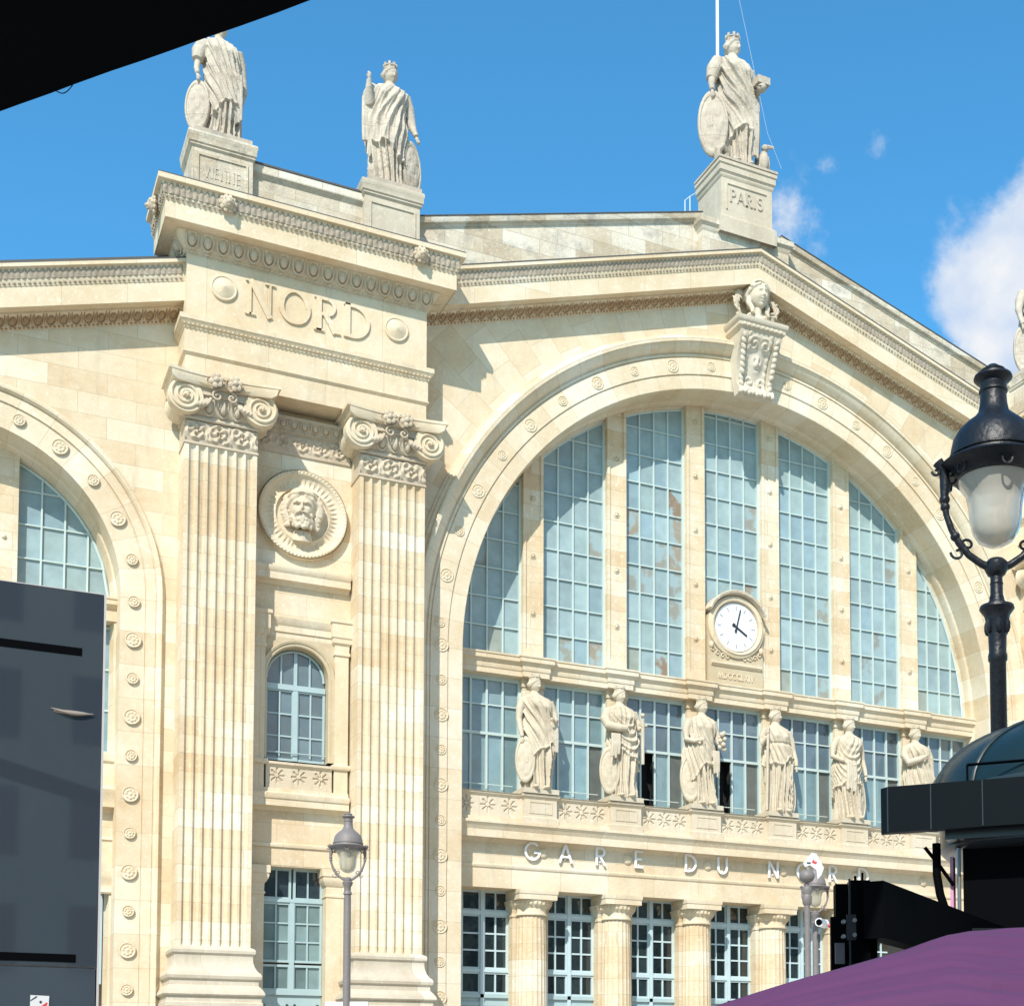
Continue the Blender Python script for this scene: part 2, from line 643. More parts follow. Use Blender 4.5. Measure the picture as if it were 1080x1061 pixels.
def scroll(period, h):
    """acanthus rinceau: spiral stems and lobed leaves, as a height"""
    def f(u, v):
        k = floor(u / period)
        uu = (u / period - k - .5) * period
        sgn = 1 if int(k) % 2 else -1
        vv = (v - h / 2) * sgn
        r = sqrt(uu * uu + vv * vv) + 1e-6
        a = atan2(vv, uu)
        sp = .5 + .5 * cos(a - 22 * r / h)
        lobes = .5 + .5 * cos(a * 5 + 9 * r / h)
        m = exp(-(r / (h * .62)) ** 4)
        edge = min(1, v / (h * .12), (h - v) / (h * .12))
        return max(0, edge) * (m * (.5 * sp ** 2 + .5 * lobes) + (1 - m) * .45 * (.5 + .5 * sin(40 * u + 30 * v)))
    return f


def leafband(period, h):
    def f(u, v):
        t = (u / period) % 1.0 - .5
        w = .5 * sqrt(max(0, 1 - (v / h - .35) ** 2 / .5))
        a = max(0, 1 - abs(t) / max(w, .05))
        vein = .5 + .5 * cos(t * 30 + v / h * 8)
        return (a ** .6) * (.6 + .4 * vein)
    return f


def eggs(mb, p0, d, nrm, n, pitch, h, lean=.35, ny=6):
    """egg and dart along direction d from p0 (bottom line); nrm outward"""
    p0, d, nrm = Vector(p0), Vector(d), Vector(nrm)
    dn = d.normalized()
    for i in range(n):
        c = p0 + dn * ((i + .5) * pitch)
        upv = Vector((0, 0, 1))
        cc = c + upv * (h * .56) + nrm * (h * lean * .56)
        # egg
        M = Matrix((dn, nrm, upv)).transposed()
        mb.ball(cc, pitch * .26, h * .30, h * .44, nu=10, nv=7, M=M)
        # shell ridge round the egg
        pts = []
        for k in range(9):
            a = pi + pi * k / 8
            q = c + dn * (cos(a) * pitch * .37) + upv * (h * (.52 + sin(a) * .48)) + nrm * (h * lean * (.52 + .4 * sin(a)))
            pts.append(q)
        pts = [pts[0] + upv * h * .42 + nrm * h * lean * .42] + pts + [pts[-1] + upv * h * .42 + nrm * h * lean * .42]
        mb.tube(pts, h * .085, 5, caps=False)
        # dart
        q0 = c + dn * (pitch * .5)
        mb.tube([q0 + upv * h * .95 + nrm * h * lean * .95, q0 + upv * h * .12 + nrm * h * lean * .12], [h * .05, h * .02], 4)


def beads(mb, p0, p1, pitch, r):
    p0, p1 = Vector(p0), Vector(p1)
    L_ = (p1 - p0).length
    n = max(1, int(L_ / pitch))
    for i in range(n):
        c = p0.lerp(p1, (i + .5) / n)
        mb.ball(c, r * (1.25 if i % 3 else .7), r, r, nu=6, nv=4)


# ------------------------------------------------------------------ dimensions
ZS = 15.24            # springing of the great arch
RI = 10.40            # its inner radius
XP = 15.48            # centre of the corner pavilions
RK = .317             # slope of the raking cornices
ZK = 30.50            # crest of the raking cornice lip


def rake_z(x):
    return ZK - RK * abs(x)


station = thing('station_building', 'pale limestone railway station front with great glazed arch, pilasters and the word NORD', 'station', (0, 0, 0))

# ------------------------------------------------------------------ main wall


def wall_with_arch():
    mb = MB()
    # spandrels over the arch, between the arch extrados line and the raking cornice
    n = 72
    R = RI + .75
    lo, hi = [], []
    for i in range(n + 1):
        a = pi - pi * i / n
        x = R * cos(a)
        lo.append((x, 0.0, ZS + R * sin(a)))
        hi.append((x, 0.0, rake_z(x) - .9))
    mb.add(lo + hi, [(i, i + 1, n + 1 + i + 1, n + 1 + i) for i in range(n)])
    for s_ in (-1, 1):
        xa, xb = s_ * R, s_ * 12.6
        x0, x1 = min(xa, xb), max(xa, xb)
        mb.add([(x0, 0, 0), (x1, 0, 0), (x1, 0, rake_z(x1) - .9), (x0, 0, rake_z(x0) - .9), (x0, 0, ZS), (x1, 0, ZS)],
               [(0, 1, 5, 4), (4, 5, 2, 3)])
    return mb.build('wall', ST_SPAN, station, 0)


wall_with_arch()

# archivolt: profile of (radius, projection), carried down as jambs
ARCH_PROF = [(10.25, -1.5), (10.25, -1.36), (10.29, -1.32), (10.32, -1.28), (10.33, -1.0), (10.36, -.94), (RI, -.90), (RI, 0.0), (10.42, .02),
             (10.86, .02), (10.87, .0), (10.90, .0), (10.91, .05), (11.46, .05), (11.47, .01), (11.50, .01),
             (11.51, .07), (11.57, .07), (11.58, .03), (11.62, .03), (11.64, .10), (11.68, .16), (11.76, .25), (11.86, .31), (11.90, .33), (11.905, .38),
             (12.02, .39), (12.05, .35), (12.07, .22), (12.12, .2), (12.16, .17), (12.17, .08), (12.24, .07), (12.25, -.02)]


def archivolt(cx, zs, scale_prof, z_bottom, name, mat_, a_from=0, a_to=pi, na=96, legs=(True, True)):
    mb = MB()
    uv = []
    path = []
    if legs[0]:
        nz_ = 6
        for i in range(nz_):
            path.append(('L', z_bottom + (zs - z_bottom) * i / nz_))
    for i in range(na + 1):
        path.append(('A', pi - pi * i / na))
    if legs[1]:
        nz_ = 6
        for i in range(1, nz_ + 1):
            path.append(('R', zs + (z_bottom - zs) * i / nz_))
    R0 = scale_prof[len(scale_prof) // 2][0]
    vs = []
    for kind, t in path:
        for r, p in scale_prof:
            if kind == 'L':
                vs.append((cx - r, -p, t))
                uv.append((t - zs, r))
            elif kind == 'R':
                vs.append((cx + r, -p, t))
                uv.append((pi * R0 + (zs - t), r))
            else:
                vs.append((cx + r * cos(t), -p, zs + r * sin(t)))
                uv.append(((pi - t) * R0, r))
    k = len(scale_prof)
    fs = [(i * k + j, (i + 1) * k + j, (i + 1) * k + j + 1, i * k + j + 1) for i in range(len(path) - 1) for j in range(k - 1)]
    mb.add(vs, fs)
    return mb.build(name, mat_, station, 25, uvs=uv)


archivolt(0, ZS, ARCH_PROF, 0, 'arch_molding', ST_VOUS)


def rosette_mesh(r):
    mb = MB()
    prof = [(r * 1.0, -.01), (r * 1.0, .02), (r * .93, .032), (r * .84, .026), (r * .8, .010), (r * .66, .012), (r * .6, .024), (r * .4, .026), (r * .3, .02), (r * .2, .03), (0.001, .04)]
    mb.lathe([(a, b) for a, b in prof], n=20)
    for k in range(8):
        a = k * pi / 4
        mb.ball((cos(a) * r * .5, sin(a) * r * .5, .018), r * .17, r * .17, .022, nu=6, nv=4)
    # turn so that the axis points to -y
    mb.v = [(x, -z, y) for x, y, z in mb.v]
    return mb


RB = rosette_mesh(.225).build('rosette', ST_FINE, station)
RS = rosette_mesh(.165).build('rosette', ST_FINE, station)
first = {id(RB): True, id(RS): True}


def put_rosette(proto, x, z, y=-.045):
    if first[id(proto)]:
        first[id(proto)] = False
        proto.location = (x, y, z)
        return proto
    c = proto.copy()
    COL.objects.link(c)
    c.parent = proto.parent
    c.location = (x, y, z)
    return c


RR = 11.19
k = 0
for i in range(23):                                    # round the arch
    a = pi - pi * (i + .5) / 23 + .0
    z = ZS + RR * sin(a)
    x = RR * cos(a)
    if abs(x) < 1.15:
        continue
    put_rosette(RB if i % 2 else RS, x, z)
for s_ in (-1, 1):                                     # down the jambs
    for j in range(12):
        z = 15.30 - 1.095 * j
        if s_ > 0 and j > 3:
            continue
        put_rosette(RS if j % 2 else RB, s_ * 11.10, z)

# ------------------------------------------------------------------ raking cornice and parapet
CORN = [(0.0, -3.45), (.03, -3.42), (.07, -3.34), (.07, -3.28), (.10, -3.26), (.14, -3.22), (.34, -2.98), (.36, -2.96), (.36, -2.92), (.72, -2.90),
        (.72, -2.38), (.75, -2.36), (.77, -2.30), (.77, -2.27), (.80, -2.25), (.82, -2.20)]


def raking(xs, zf, y0=0, name='raking_cornice', m=ST_FINE):
    """whole cornice as one sweep: bed mould, soffit, corona, carved sima, lip (heights below the lip line)"""
    d = 0
    prof = [(-.3, -1.47), (0, -1.47), (.03, -1.44), (.06, -1.42), (.08, -1.38), (.12, -1.35), (.20, -1.29), (.33, -1.20), (.36, -1.18), (.36, -1.13), (.72, -1.13), (.72, -1.16), (.725, -1.16),
            (.725, -.60), (.74, -.59), (.75, -.54), (.77, -.50), (.775, -.46), (.785, -.42), (.80, -.28), (.82, -.16), (.84, -.13), (.92, -.12), (.92, .0), (.90, .02), (-.6, .25)]
    mb = MB()
    mb.sweep_rake([(x, zf(x)) for x in xs], prof, y0)
    mb.build(name, m, station, 30)
    mb = MB()
    mb.sweep_rake([(x, zf(x)) for x in xs], [(.925, -.015), (.925, .03), (-.4, .24)], y0)
    mb.build('flashing', LEAD, station, 0)


def rake_line(x0, x1, zf, off, dz, y0=0):
    return Vector((x0, y0 - off, zf(x0) + dz)), Vector((x1, y0 - off, zf(x1) + dz))


raking([-12.3, 0, 12.3], rake_z)
zl = lambda x: 25.11 + .292 * (x + 19.15)
raking([-34.0, -18.8], zl)
zr = lambda x: 25.11 - .292 * (x - 19.15)
raking([18.8, 34.0], zr)


def rake_ornament(x0, x1, zf):
    mb = MB()
    a, b = rake_line(x0, x1, zf, .07, -1.43)
    L_ = (b - a).length
    n = int(L_ / .335)
    pitch = L_ / n
    # eggs sheared along the slope
    sub = MB()
    eggs(sub, (0, 0, 0), (1, 0, 0), (0, -1, 0), n, pitch, .27, lean=1.05)
    sl = (b.z - a.z) / (b.x - a.x)
    cxs = (b.x - a.x) / L_
    sub.v = [(a.x + x * cxs, a.y + y, a.z + z + sl * x * cxs) for x, y, z in sub.v]
    mb.add(sub.v, sub.f)
    p, q_ = rake_line(x0, x1, zf, .06, -1.45)
    beads(mb, p, q_, .115, .030)
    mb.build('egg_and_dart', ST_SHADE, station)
    mb = MB()
    p, q_ = rake_line(x0, x1, zf, .76, -.52)
    beads(mb, p, q_, .13, .036)
    p, q_ = rake_line(x0, x1, zf, .83, -.15)
    fn = leafband(.15, .26)
    nn = int((x1 - x0) / .04)
    mb.grid(lambda u, v: (x0 + (x1 - x0) * u, -(.785 + .03 * v + .04 * fn(u * (x1 - x0), v * .26)), zf(x0 + (x1 - x0) * u) - .41 + .26 * v), nn, 6)
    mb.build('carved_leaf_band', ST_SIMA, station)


rake_ornament(-12.0, -.02, rake_z)
rake_ornament(.02, 12.0, rake_z)
rake_ornament(-25.5, -19.05, zl)

# parapets above the raking cornices
zp = lambda x: 32.53 - .292 * abs(x)


def parapet(xs, zf, base, y0, name='parapet'):
    mb = MB()
    prof = [(0, -base), (0.05, -base + .02), (.05, -base + .22), (0, -base + .25), (0.0, -.34), (.03, -.32), (.05, -.26), (.13, -.22), (.14, -.20), (.15, -.03), (-.5, .0)]
    mb.sweep_rake([(x, zf(x)) for x in xs], prof, y0)
    mb.build(name, ST_TOP, station, 30)
    mb = MB()
    mb.sweep_rake([(x, zf(x)) for x in xs], [(.17, -.025), (.17, .012), (-.5, .035)], y0)
    mb.build('flashing', LEAD, station, 0)
    mb = MB()
    mb.sweep_rake([(x, zf(x)) for x in xs], [(-.45, -.03), (-.45, -base)], y0)
    mb.build('parapet_back', ST_TOP, station, 0)


parapet([-12.2, -1.6], zp, 2.6, .50)
parapet([1.6, 12.2], zp, 2.6, .50)
parapet([-34, -18.6], lambda x: zl(x) + .62, .95, .35)
parapet([18.6, 34], lambda x: zr(x) + .62, .95, .35)
# crest block under the Paris pedestal
mb = MB()
cp = [(0, 29.6), (0.05, 29.6), (.05, 30.45), (0, 30.5), (0, 31.25), (.03, 31.3), (.06, 31.42), (.14, 31.5), (.15, 31.68), (.1, 31.72), (-.3, 31.8)]
mb.sweep_h([(-1.75, 1.2), (-1.75, .12), (1.75, .12), (1.75, 1.2)], [(a, b) for a, b in cp])
mb.build('parapet', ST_TOP, station, 30)

# ------------------------------------------------------------------ letters made of strokes


def ribbon(mb, pts, w, y0, y1, tr):
    """flat stroke with square section following pts (2-D), extruded from y0 to y1; tr maps (u,v,y) to the world"""
    P = [Vector((p[0], p[1])) for p in pts]
    n = len(P)
    L1, R1 = [], []
    for i in range(n):
        if i == 0:
            d = (P[1] - P[0]).normalized()
            m = Vector((-d.y, d.x))
        elif i == n - 1:
            d = (P[-1] - P[-2]).normalized()
            m = Vector((-d.y, d.x))
        else:
            a = (P[i] - P[i - 1]).normalized()
            b = (P[i + 1] - P[i]).normalized()
            na, nb = Vector((-a.y, a.x)), Vector((-b.y, b.x))
            m = (na + nb) / max(.3, 1 + na.dot(nb))
        ww = w[i] if isinstance(w, list) else w
        L1.append(P[i] + m * ww / 2)
        R1.append(P[i] - m * ww / 2)
    vs = []
    for i in range(n):
        for q, yy in ((L1[i], y0), (R1[i], y0), (R1[i], y1), (L1[i], y1)):
            vs.append(tr(q.x, q.y, yy))
    fs = []
    for i in range(n - 1):
        a, b = i * 4, i * 4 + 4
        for j in range(4):
            fs.append((a + j, a + (j + 1) % 4, b + (j + 1) % 4, b + j))
    fs.append((0, 1, 2, 3))
    fs.append(tuple((n - 1) * 4 + j for j in (3, 2, 1, 0)))
    mb.add(vs, fs)


def arc(cx, cy, rx, ry, a0, a1, n=14):
    return [(cx + rx * cos(radians(a0 + (a1 - a0) * i / n)), cy + ry * sin(radians(a0 + (a1 - a0) * i / n))) for i in range(n + 1)]


T, TN = .15, .055


def glyph(ch, serif):
    t = TN if serif else .13
    T_ = .15 if serif else .13
    S = []
    def sf(x, y, w=.15):
        if serif:
            S.append(([(x - w, y), (x + w, y)], .05))
    if ch == 'N':
        S += [([(.12, 0), (.12, 1)], t), ([(.12, 1), (.70, 0)], T_), ([(.70, 0), (.70, 1)], t)]
        sf(.12, .025), sf(.70, .975), sf(.08, .975, .1)
        wd = .82
    elif ch == 'O':
        S += [(arc(.45, .5, .40, .46, 0, 360, 28), t * 1.0 if not serif else [.06 + .09 * abs(cos(radians(360 * i / 28))) for i in range(29)])]
        wd = .90
    elif ch == 'R':
        S += [([(.12, 0), (.12, 1)], T_), ([(.12, .96)] + arc(.35, .73, .24, .23, 90, -90, 10) + [(.12, .5)], t if not serif else .09), ([(.32, .5), (.62, 0)], T_)]
        sf(.12, .025), sf(.68, .025, .1), sf(.06, .975, .08)
        wd = .72
    elif ch == 'D':
        S += [([(.12, 0), (.12, 1)], T_), ([(.12, .955)] + arc(.30, .5, .46, .455, 90, -90, 16) + [(.12, .045)], t if not serif else .10)]
        sf(.1, .025, .1), sf(.1, .975, .1)
        wd = .80
    elif ch == 'G':
        S += [(arc(.5, .5, .42, .44, 45, 345, 22) + [(.92, .44), (.58, .44)], t)]
        wd = .95
    elif ch == 'A':
        S += [([(.04, 0), (.40, 1)], t), ([(.40, 1), (.76, 0)], t), ([(.17, .32), (.63, .32)], t * .9)]
        wd = .80
    elif ch == 'E':
        S += [([(.1, 0), (.1, 1)], t), ([(.1, .935), (.55, .935)], t), ([(.1, .5), (.5, .5)], t), ([(.1, .065), (.55, .065)], t)]
        wd = .60
    elif ch == 'U':
        S += [([(.1, 1), (.1, .36)] + arc(.38, .34, .28, .28, 180, 360, 12) + [(.66, 1)], t)]
        wd = .76
    elif ch == 'P':
        S += [([(.12, 0), (.12, 1)], T_), ([(.12, .96)] + arc(.35, .72, .24, .24, 90, -90, 10) + [(.12, .48)], .09)]
        wd = .65
    elif ch == 'I':
        S += [([(.12, 0), (.12, 1)], T_)]
        wd = .26
    elif ch == 'S':
        S += [(arc(.3, .73, .22, .22, 40, 250, 12) + arc(.3, .27, .24, .24, 80, -140, 14), .11)]
        wd = .58
    elif ch == 'V':
        S += [([(.04, 1), (.38, 0)], T_), ([(.38, 0), (.72, 1)], t)]
        wd = .76
    elif ch == 'M':
        S += [([(.08, 0), (.12, 1)], t), ([(.12, 1), (.45, 0)], T_), ([(.45, 0), (.78, 1)], t), ([(.78, 1), (.84, 0)], T_)]
        wd = .92
    elif ch == 'C':
        S += [(arc(.48, .5, .40, .44, 45, 315, 20), .12)]
        wd = .80
    elif ch == 'L':
        S += [([(.1, 0), (.1, 1)], T_), ([(.1, .05), (.55, .05)], t)]
        wd = .6
    elif ch == 'X':
        S += [([(.05, 1), (.65, 0)], T_), ([(.05, 0), (.65, 1)], t)]
        wd = .7
    else:
        wd = .5
    return S, wd


def write(mb, text, x0, x1, z0, h, y, depth, serif=True):
    """fit text between x0 and x1 at height h; strokes stand depth proud of y (towards the square)"""
    gl = [glyph(c, serif) for c in text]
    tot = sum(g[1] for g in gl) + .16 * (len(gl) - 1)
    sx = (x1 - x0) / tot
    x = x0
    kk = 0
    for S, wd in gl:
        for pts, w in S:
            kk += 1
            ww = [a * h for a in w] if isinstance(w, list) else w * h
            ribbon(mb, [(x + p[0] * sx, z0 + p[1] * h) for p in pts], ww, y + .03, y - depth - .0015 * (kk % 3), lambda u, v, yy: (u, yy, v))
        x += (wd + .16) * sx


# ------------------------------------------------------------------ pavilion


def fluted(mb, x0, x1, yf, depth, z0, z1, n=7, margin=.09, taper=0.0):
    """pilaster shaft: front face with n concave flutes"""
    W = x1 - x0
    fw = (W - 2 * margin) / n
    g = fw * .78
    pts = [(x0, yf + depth), (x0, yf)]
    for i in range(n):
        c = x0 + margin + fw * (i + .5)
        pts.append((c - g / 2, yf))
        for k in range(1, 6):
            a = pi * k / 6
            pts.append((c - g / 2 * cos(a), yf + g * .42 * sin(a)))
        pts.append((c + g / 2, yf))
    pts += [(x1, yf), (x1, yf + depth)]
    zz = [z0, z0 + .12, z1 - .12, z1]
    cxm = (x0 + x1) / 2
    vs = []
    for j, z in enumerate(zz):
        for (x, y) in pts:
            yy = y
            if j in (0, 3) and y > yf and y < yf + depth:
                yy = yf
            tp = 1 - taper * (z - z0) / (z1 - z0)
            vs.append((cxm + (x - cxm) * tp, yy, z))
    m = len(pts)
    fs = [(j * m + i, j * m + i + 1, (j + 1) * m + i + 1, (j + 1) * m + i) for j in range(3) for i in range(m - 1)]
    mb.add(vs, fs)


def volute(mb, cx, cz, y, R, side):
    """ionic scroll: flat disc, spiral fillet, eye. side +1 opens to the left"""
    mb.lathe([(0.001, .0), (R * .97, .0), (R, -.02), (R, -.34)], n=28)
    base = len(mb.v) - 4 * 28
    mb.v[base:] = [(cx + px, y - pz, cz + py) for px, py, pz in mb.v[base:]]
    pts, rad = [], []
    n = 64
    for i in range(n + 1):
        t = i / n
        a = pi / 2 - side * 2 * pi * 2.35 * t
        r = R * (.94 - .76 * t ** .85)
        pts.append((cx + r * cos(a), y - .02, cz + r * sin(a)))
        rad.append(R * (.085 - .035 * t))
    mb.tube(pts, rad, 6)
    # the sunk channel between the turns reads dark: a second thin fillet
    mb.ball((cx, y - .05, cz), R * .17, .09, R * .17, nu=12, nv=8)
    for k in range(4):
        a = k * pi / 2 + .5
        mb.ball((cx + cos(a) * R * .1, y - .10, cz + sin(a) * R * .1), R * .07, .05, R * .07, nu=6, nv=4)


def capital(pil, xc, yf, W):
    """ionic capital with festooned volutes, echinus of eggs and carved neck"""
    z0 = 19.78
    mb = MB()
    # neck
    mb.box(xc - W / 2 - .03, xc + W / 2 + .03, yf - .03, yf + .9, z0 - .06, z0)
    mb.box(xc - W / 2 - .01, xc + W / 2 + .01, yf + .0, yf + .9, z0, 20.55)
    sub = MB()
    relief(sub, xc - W / 2, xc + W / 2, z0 + .02, 20.38, yf - .0, scroll(.62, .6), .03, .13)
    mb.add(sub.v, sub.f)
    mb.tube([(xc - W / 2 - .05, yf - .06, 20.44), (xc + W / 2 + .05, yf - .06, 20.44)], .05, 8)
    mb.box(xc - W / 2 - .06, xc + W / 2 + .06, yf - .06, yf + .9, 20.47, 20.55)
    # echinus
    mb.sweep_h([(xc - W / 2, yf + .8), (xc - W / 2, yf), (xc + W / 2, yf), (xc + W / 2, yf + .8)],
               [(.0, 20.55), (.08, 20.56), (.2, 20.72), (.26, 20.95), (.26, 21.02), (.0, 21.03)])
    eg = MB()
    eggs(eg, (xc - W / 2 + .42, yf - .09, 20.54), (1, 0, 0), (0, -1, 0), 3, (W - .84) / 3, .46, .42)
    mb.add(eg.v, eg.f)
    # leaf bundles beside the volutes
    for s_ in (-1, 1):
        for k in range(4):
            mb.tube([(xc + s_ * (.35 + .1 * k), yf - .30, 20.98 - .04 * k), (xc + s_ * (.45 + .1 * k), yf - .36, 20.8 - .03 * k), (xc + s_ * (.62 + .06 * k), yf - .30, 20.66)], [.05, .06, .03], 6)
    # canalis between the scrolls
    mb.sweep_h([(xc - W / 2 + .1, yf + .5), (xc - W / 2 + .1, yf), (xc + W / 2 - .1, yf), (xc + W / 2 - .1, yf + .5)],
               [(.22, 21.02), (.30, 21.03), (.33, 21.06), (.29, 21.10), (.29, 21.28), (.34, 21.3), (.0, 21.32)])
    mb.build('echinus', ST_ORN, pil)
    for s_ in (-1, 1):
        vb = MB()
        volute(vb, xc + s_ * 1.03, 20.93, yf - .34, .48, s_)
        # the band from the middle falling into the scroll
        vb.tube([(xc + s_ * .25, yf - .36, 21.30), (xc + s_ * .7, yf - .40, 21.36), (xc + s_ * 1.0, yf - .42, 21.38)], .05, 6)
        # cushion running back to the wall
        vb.tube([(xc + s_ * 1.03, yf - .1, 20.93), (xc + s_ * 1.03, yf + .35, 20.93), (xc + s_ * 1.03, yf + .8, 20.93)], [.42, .33, .42], 16)
        vb.build('volute', ST_FINE, pil)
    ab = MB()
    # abacus with hollow sides
    n = 12
    top, = [[]]
    for zz, sc in ((21.26, .90), (21.34, 1.0), (21.50, 1.03), (21.52, 1.08), (21.60, 1.08)):
        ring = []
        hw = (W / 2 + .42) * sc
        for i in range(n + 1):
            t = i / n * 2 - 1
            ring.append((xc + hw * t, yf - .40 - .16 * abs(t) ** 2 - (sc - 1) * .6, zz))
        ring += [(xc + hw, yf + .9, zz), (xc - hw, yf + .9, zz)]
        top.append(ring)
    m = len(top[0])
    vs = [p for r in top for p in r]
    fs = [(j * m + i, j * m + (i + 1) % m, (j + 1) * m + (i + 1) % m, (j + 1) * m + i) for j in range(len(top) - 1) for i in range(m)]
    fs += [tuple(range(m - 1, -1, -1)), tuple((len(top) - 1) * m + i for i in range(m))]
    ab.add(vs, fs)
    ab.build('abacus', ST_FINE, pil)
    fl = MB()
    for s_ in (-1, 1):
        c = Vector((xc + s_ * .26, yf - .58, 21.42))
        fl.ball(c, .09, .09, .09, nu=8, nv=6)
        for k in range(6):
            a = k * pi / 3 + .3
            fl.ball(c + Vector((cos(a) * .13, .02, sin(a) * .14)), .085, .06, .085, nu=7, nv=5)
        fl.lathe([(.24, 0), (.25, -.04), (.2, -.1), (.001, -.18)], c=(0, 0, 0), n=12)
        b0 = len(fl.v) - 48
        fl.v[b0:] = [(c.x + px, c.y - pz * .6 + .12, c.z + py) for px, py, pz in fl.v[b0:]]
        sp = []
        for k in range(22):
            a = -s_ * k * .38 + pi / 2
            r = .15 * (1 - k / 26)
            sp.append((xc + s_ * .2 + r * cos(a), yf - .42, 21.04 + r * sin(a)))
        fl.tube(sp, .03, 5)
    fl.build('flower', ST_ORN, pil)


def pilaster(xc, yf=-1.1, W=2.0):
    """returns the shaft mesh with base and capital below it"""
    mb = MB()
    fluted(mb, xc - W / 2, xc + W / 2, yf, 1.3, 5.52, 19.75)
    sh = mb.build('pilaster', ST_PIL, station, 35)
    b = MB()
    pr = [(.0, 5.55), (.05, 5.52), (.10, 5.50), (.13, 5.44), (.12, 5.36), (.07, 5.32), (.06, 5.28), (.07, 5.12), (.11, 4.98), (.18, 4.86), (.25, 4.80), (.28, 4.72), (.26, 4.64), (.20, 4.60),
          (.20, 4.46), (.29, 4.36), (.34, 4.28), (.36, 4.20), (.33, 4.16), (.27, 4.15), (.27, 4.0), (.31, 3.97), (.31, 3.86), (.25, 3.84), (.25, .6), (.35, .55), (.35, 0)]
    b.sweep_h([(xc - W / 2, yf + 1.2), (xc - W / 2, yf), (xc + W / 2, yf), (xc + W / 2, yf + 1.2)], pr[::-1])
    b.build('base', ST_BASE, sh, 30)
    capital(sh, xc, yf, W)
    return sh


def pavilion(xc, word):
    x0, x1 = xc - 3.52, xc + 3.50
    P = lambda o, y=.4: [(x0, y), (x0, -1.1), (x1, -1.1), (x1, y)]
    # body between and behind the pilasters
    mb = MB()
    yb = -.18
    wx0, wx1, wc = xc - 1.0 - .09, xc + 1.0 - .0, xc - .07
    mb.box(x0 + .03, xc - 1.45, yb, .6, 0, 21.6)
    mb.box(xc + 1.45, x1 - .03, yb, .6, 0, 21.6)
    mb.box(xc - 1.45, xc + 1.45, yb, .6, 14.75, 21.6)
    mb.box(xc - 1.45, xc + 1.45, yb, .6, 8.08, 10.3)
    mb.build('wall', ST_WALL, station, 0)
    # entablature
    mb = MB()
    mb.sweep_h(P(0), [(-.3, 21.62), (0.0, 21.62), (0.0, 22.26), (.03, 22.28), (.07, 22.33), (.07, 22.36), (.04, 22.37), (.04, 22.98), (.07, 23.02), (.075, 23.06), (.10, 23.08), (.13, 23.12), (.17, 23.2), (.19, 23.22), (.19, 23.36), (.02, 23.40), (.0, 23.41),
                      (.0, 25.25), (.03, 25.27), (.06, 25.31), (.10, 25.35), (.14, 25.40), (.22, 25.52), (.30, 25.66), (.32, 25.68), (.32, 25.72), (.70, 25.73), (.70, 25.70), (.705, 25.70), (.705, 26.16), (.72, 26.18), (.74, 26.24), (.77, 26.28),
                      (.775, 26.34), (.78, 26.40), (.80, 26.52), (.83, 26.64), (.93, 26.66), (.93, 26.80), (.90, 26.83), (-1.6, 26.95)])
    mb.build('entablature', ST_FINE, station, 28)
    # lead lip on the cornice edge
    mb = MB()
    mb.box(x0 + .01, x1 - .01, -1.09, .5, 21.625, 21.75)
    mb.build('soffit', ST_FINE, station, 0)
    mb = MB()
    mb.sweep_h(P(0), [(.925, 26.79), (.925, 26.84), (-1.6, 26.97)])
    mb.build('flashing', LEAD, station, 0)
    # carved work
    mb = MB()
    n = 17
    eggs(mb, (x0 - .12, -1.1 - .10, 25.28), (1, 0, 0), (0, -1, 0), n, (x1 - x0 + .24) / n, .42, .5)
    eggs(mb, (x0 - .10, .3, 25.28), (0, -1, 0), (-1, 0, 0), 3, .45, .42, .5)
    beads(mb, (x0 - .07, -1.18, 25.22), (x1 + .07, -1.18, 25.22), .13, .035)
    beads(mb, (x0 - .08, .3, 25.22), (x0 - .08, -1.18, 25.22), .13, .035)
    mb.build('egg_and_dart', ST_ORN, station)
    mb = MB()
    beads(mb, (x0 - .75, -1.86, 26.25), (x1 + .75, -1.86, 26.25), .14, .04)
    beads(mb, (x0 - .76, .3, 26.25), (x0 - .76, -1.86, 26.25), .14, .04)
    fn = leafband(.16, .3)
    wv = x1 - x0 + 1.6
    mb.grid(lambda u, v: (x0 - .8 + wv * u, -1.1 - (.775 + .03 * v + .05 * fn(u * wv, v * .3)), 26.32 + .31 * v), int(wv / .03), 7)
    mb.grid(lambda u, v: (x0 - (.775 + .03 * v + .05 * fn(u * 2.2, v * .3)), .3 - 2.2 * u, 26.32 + .31 * v), 73, 7)
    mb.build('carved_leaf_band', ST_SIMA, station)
    mb = MB()
    beads(mb, (x0 - .12, -1.23, 23.10), (x1 + .12, -1.23, 23.10), .12, .03)
    mb.build('bead_molding', ST_FINE, station)
    # lion heads on the cornice
    for lx, ly, yaw in ((x0 + .95, -2.02, 0), (xc, -2.02, 0), (x1 - .45, -2.02, 0), (x0 - .92, -.95, -pi / 2)):
        if lx == xc:
            continue
        m2 = MB()
        c = Vector((0, 0, 0))
        m2.ball((0, 0, 0), .17, .16, .19, nu=12, nv=8, fn=lambda d: 1 + .12 * sin(9 * d.x + 7 * d.z))
        m2.ball((0, -.13, -.05), .085, .10, .075, nu=8, nv=6)
        m2.ball((-.09, -.10, .07), .04, nu=6, nv=5)
        m2.ball((.09, -.10, .07), .04, nu=6, nv=5)
        m2.ball((0, -.14, -.13), .05, .05, .03, nu=6, nv=5)
        for k in range(10):
            a = 2 * pi * k / 10
            m2.ball((cos(a) * .19, .03, sin(a) * .2), .07, .06, .07, nu=6, nv=5)
        m2.v = [(lx + x * cos(yaw) - y * sin(yaw), ly + x * sin(yaw) + y * cos(yaw), 26.42 + z) for x, y, z in m2.v]
        m2.build('lion_head', ST_ORN, station)
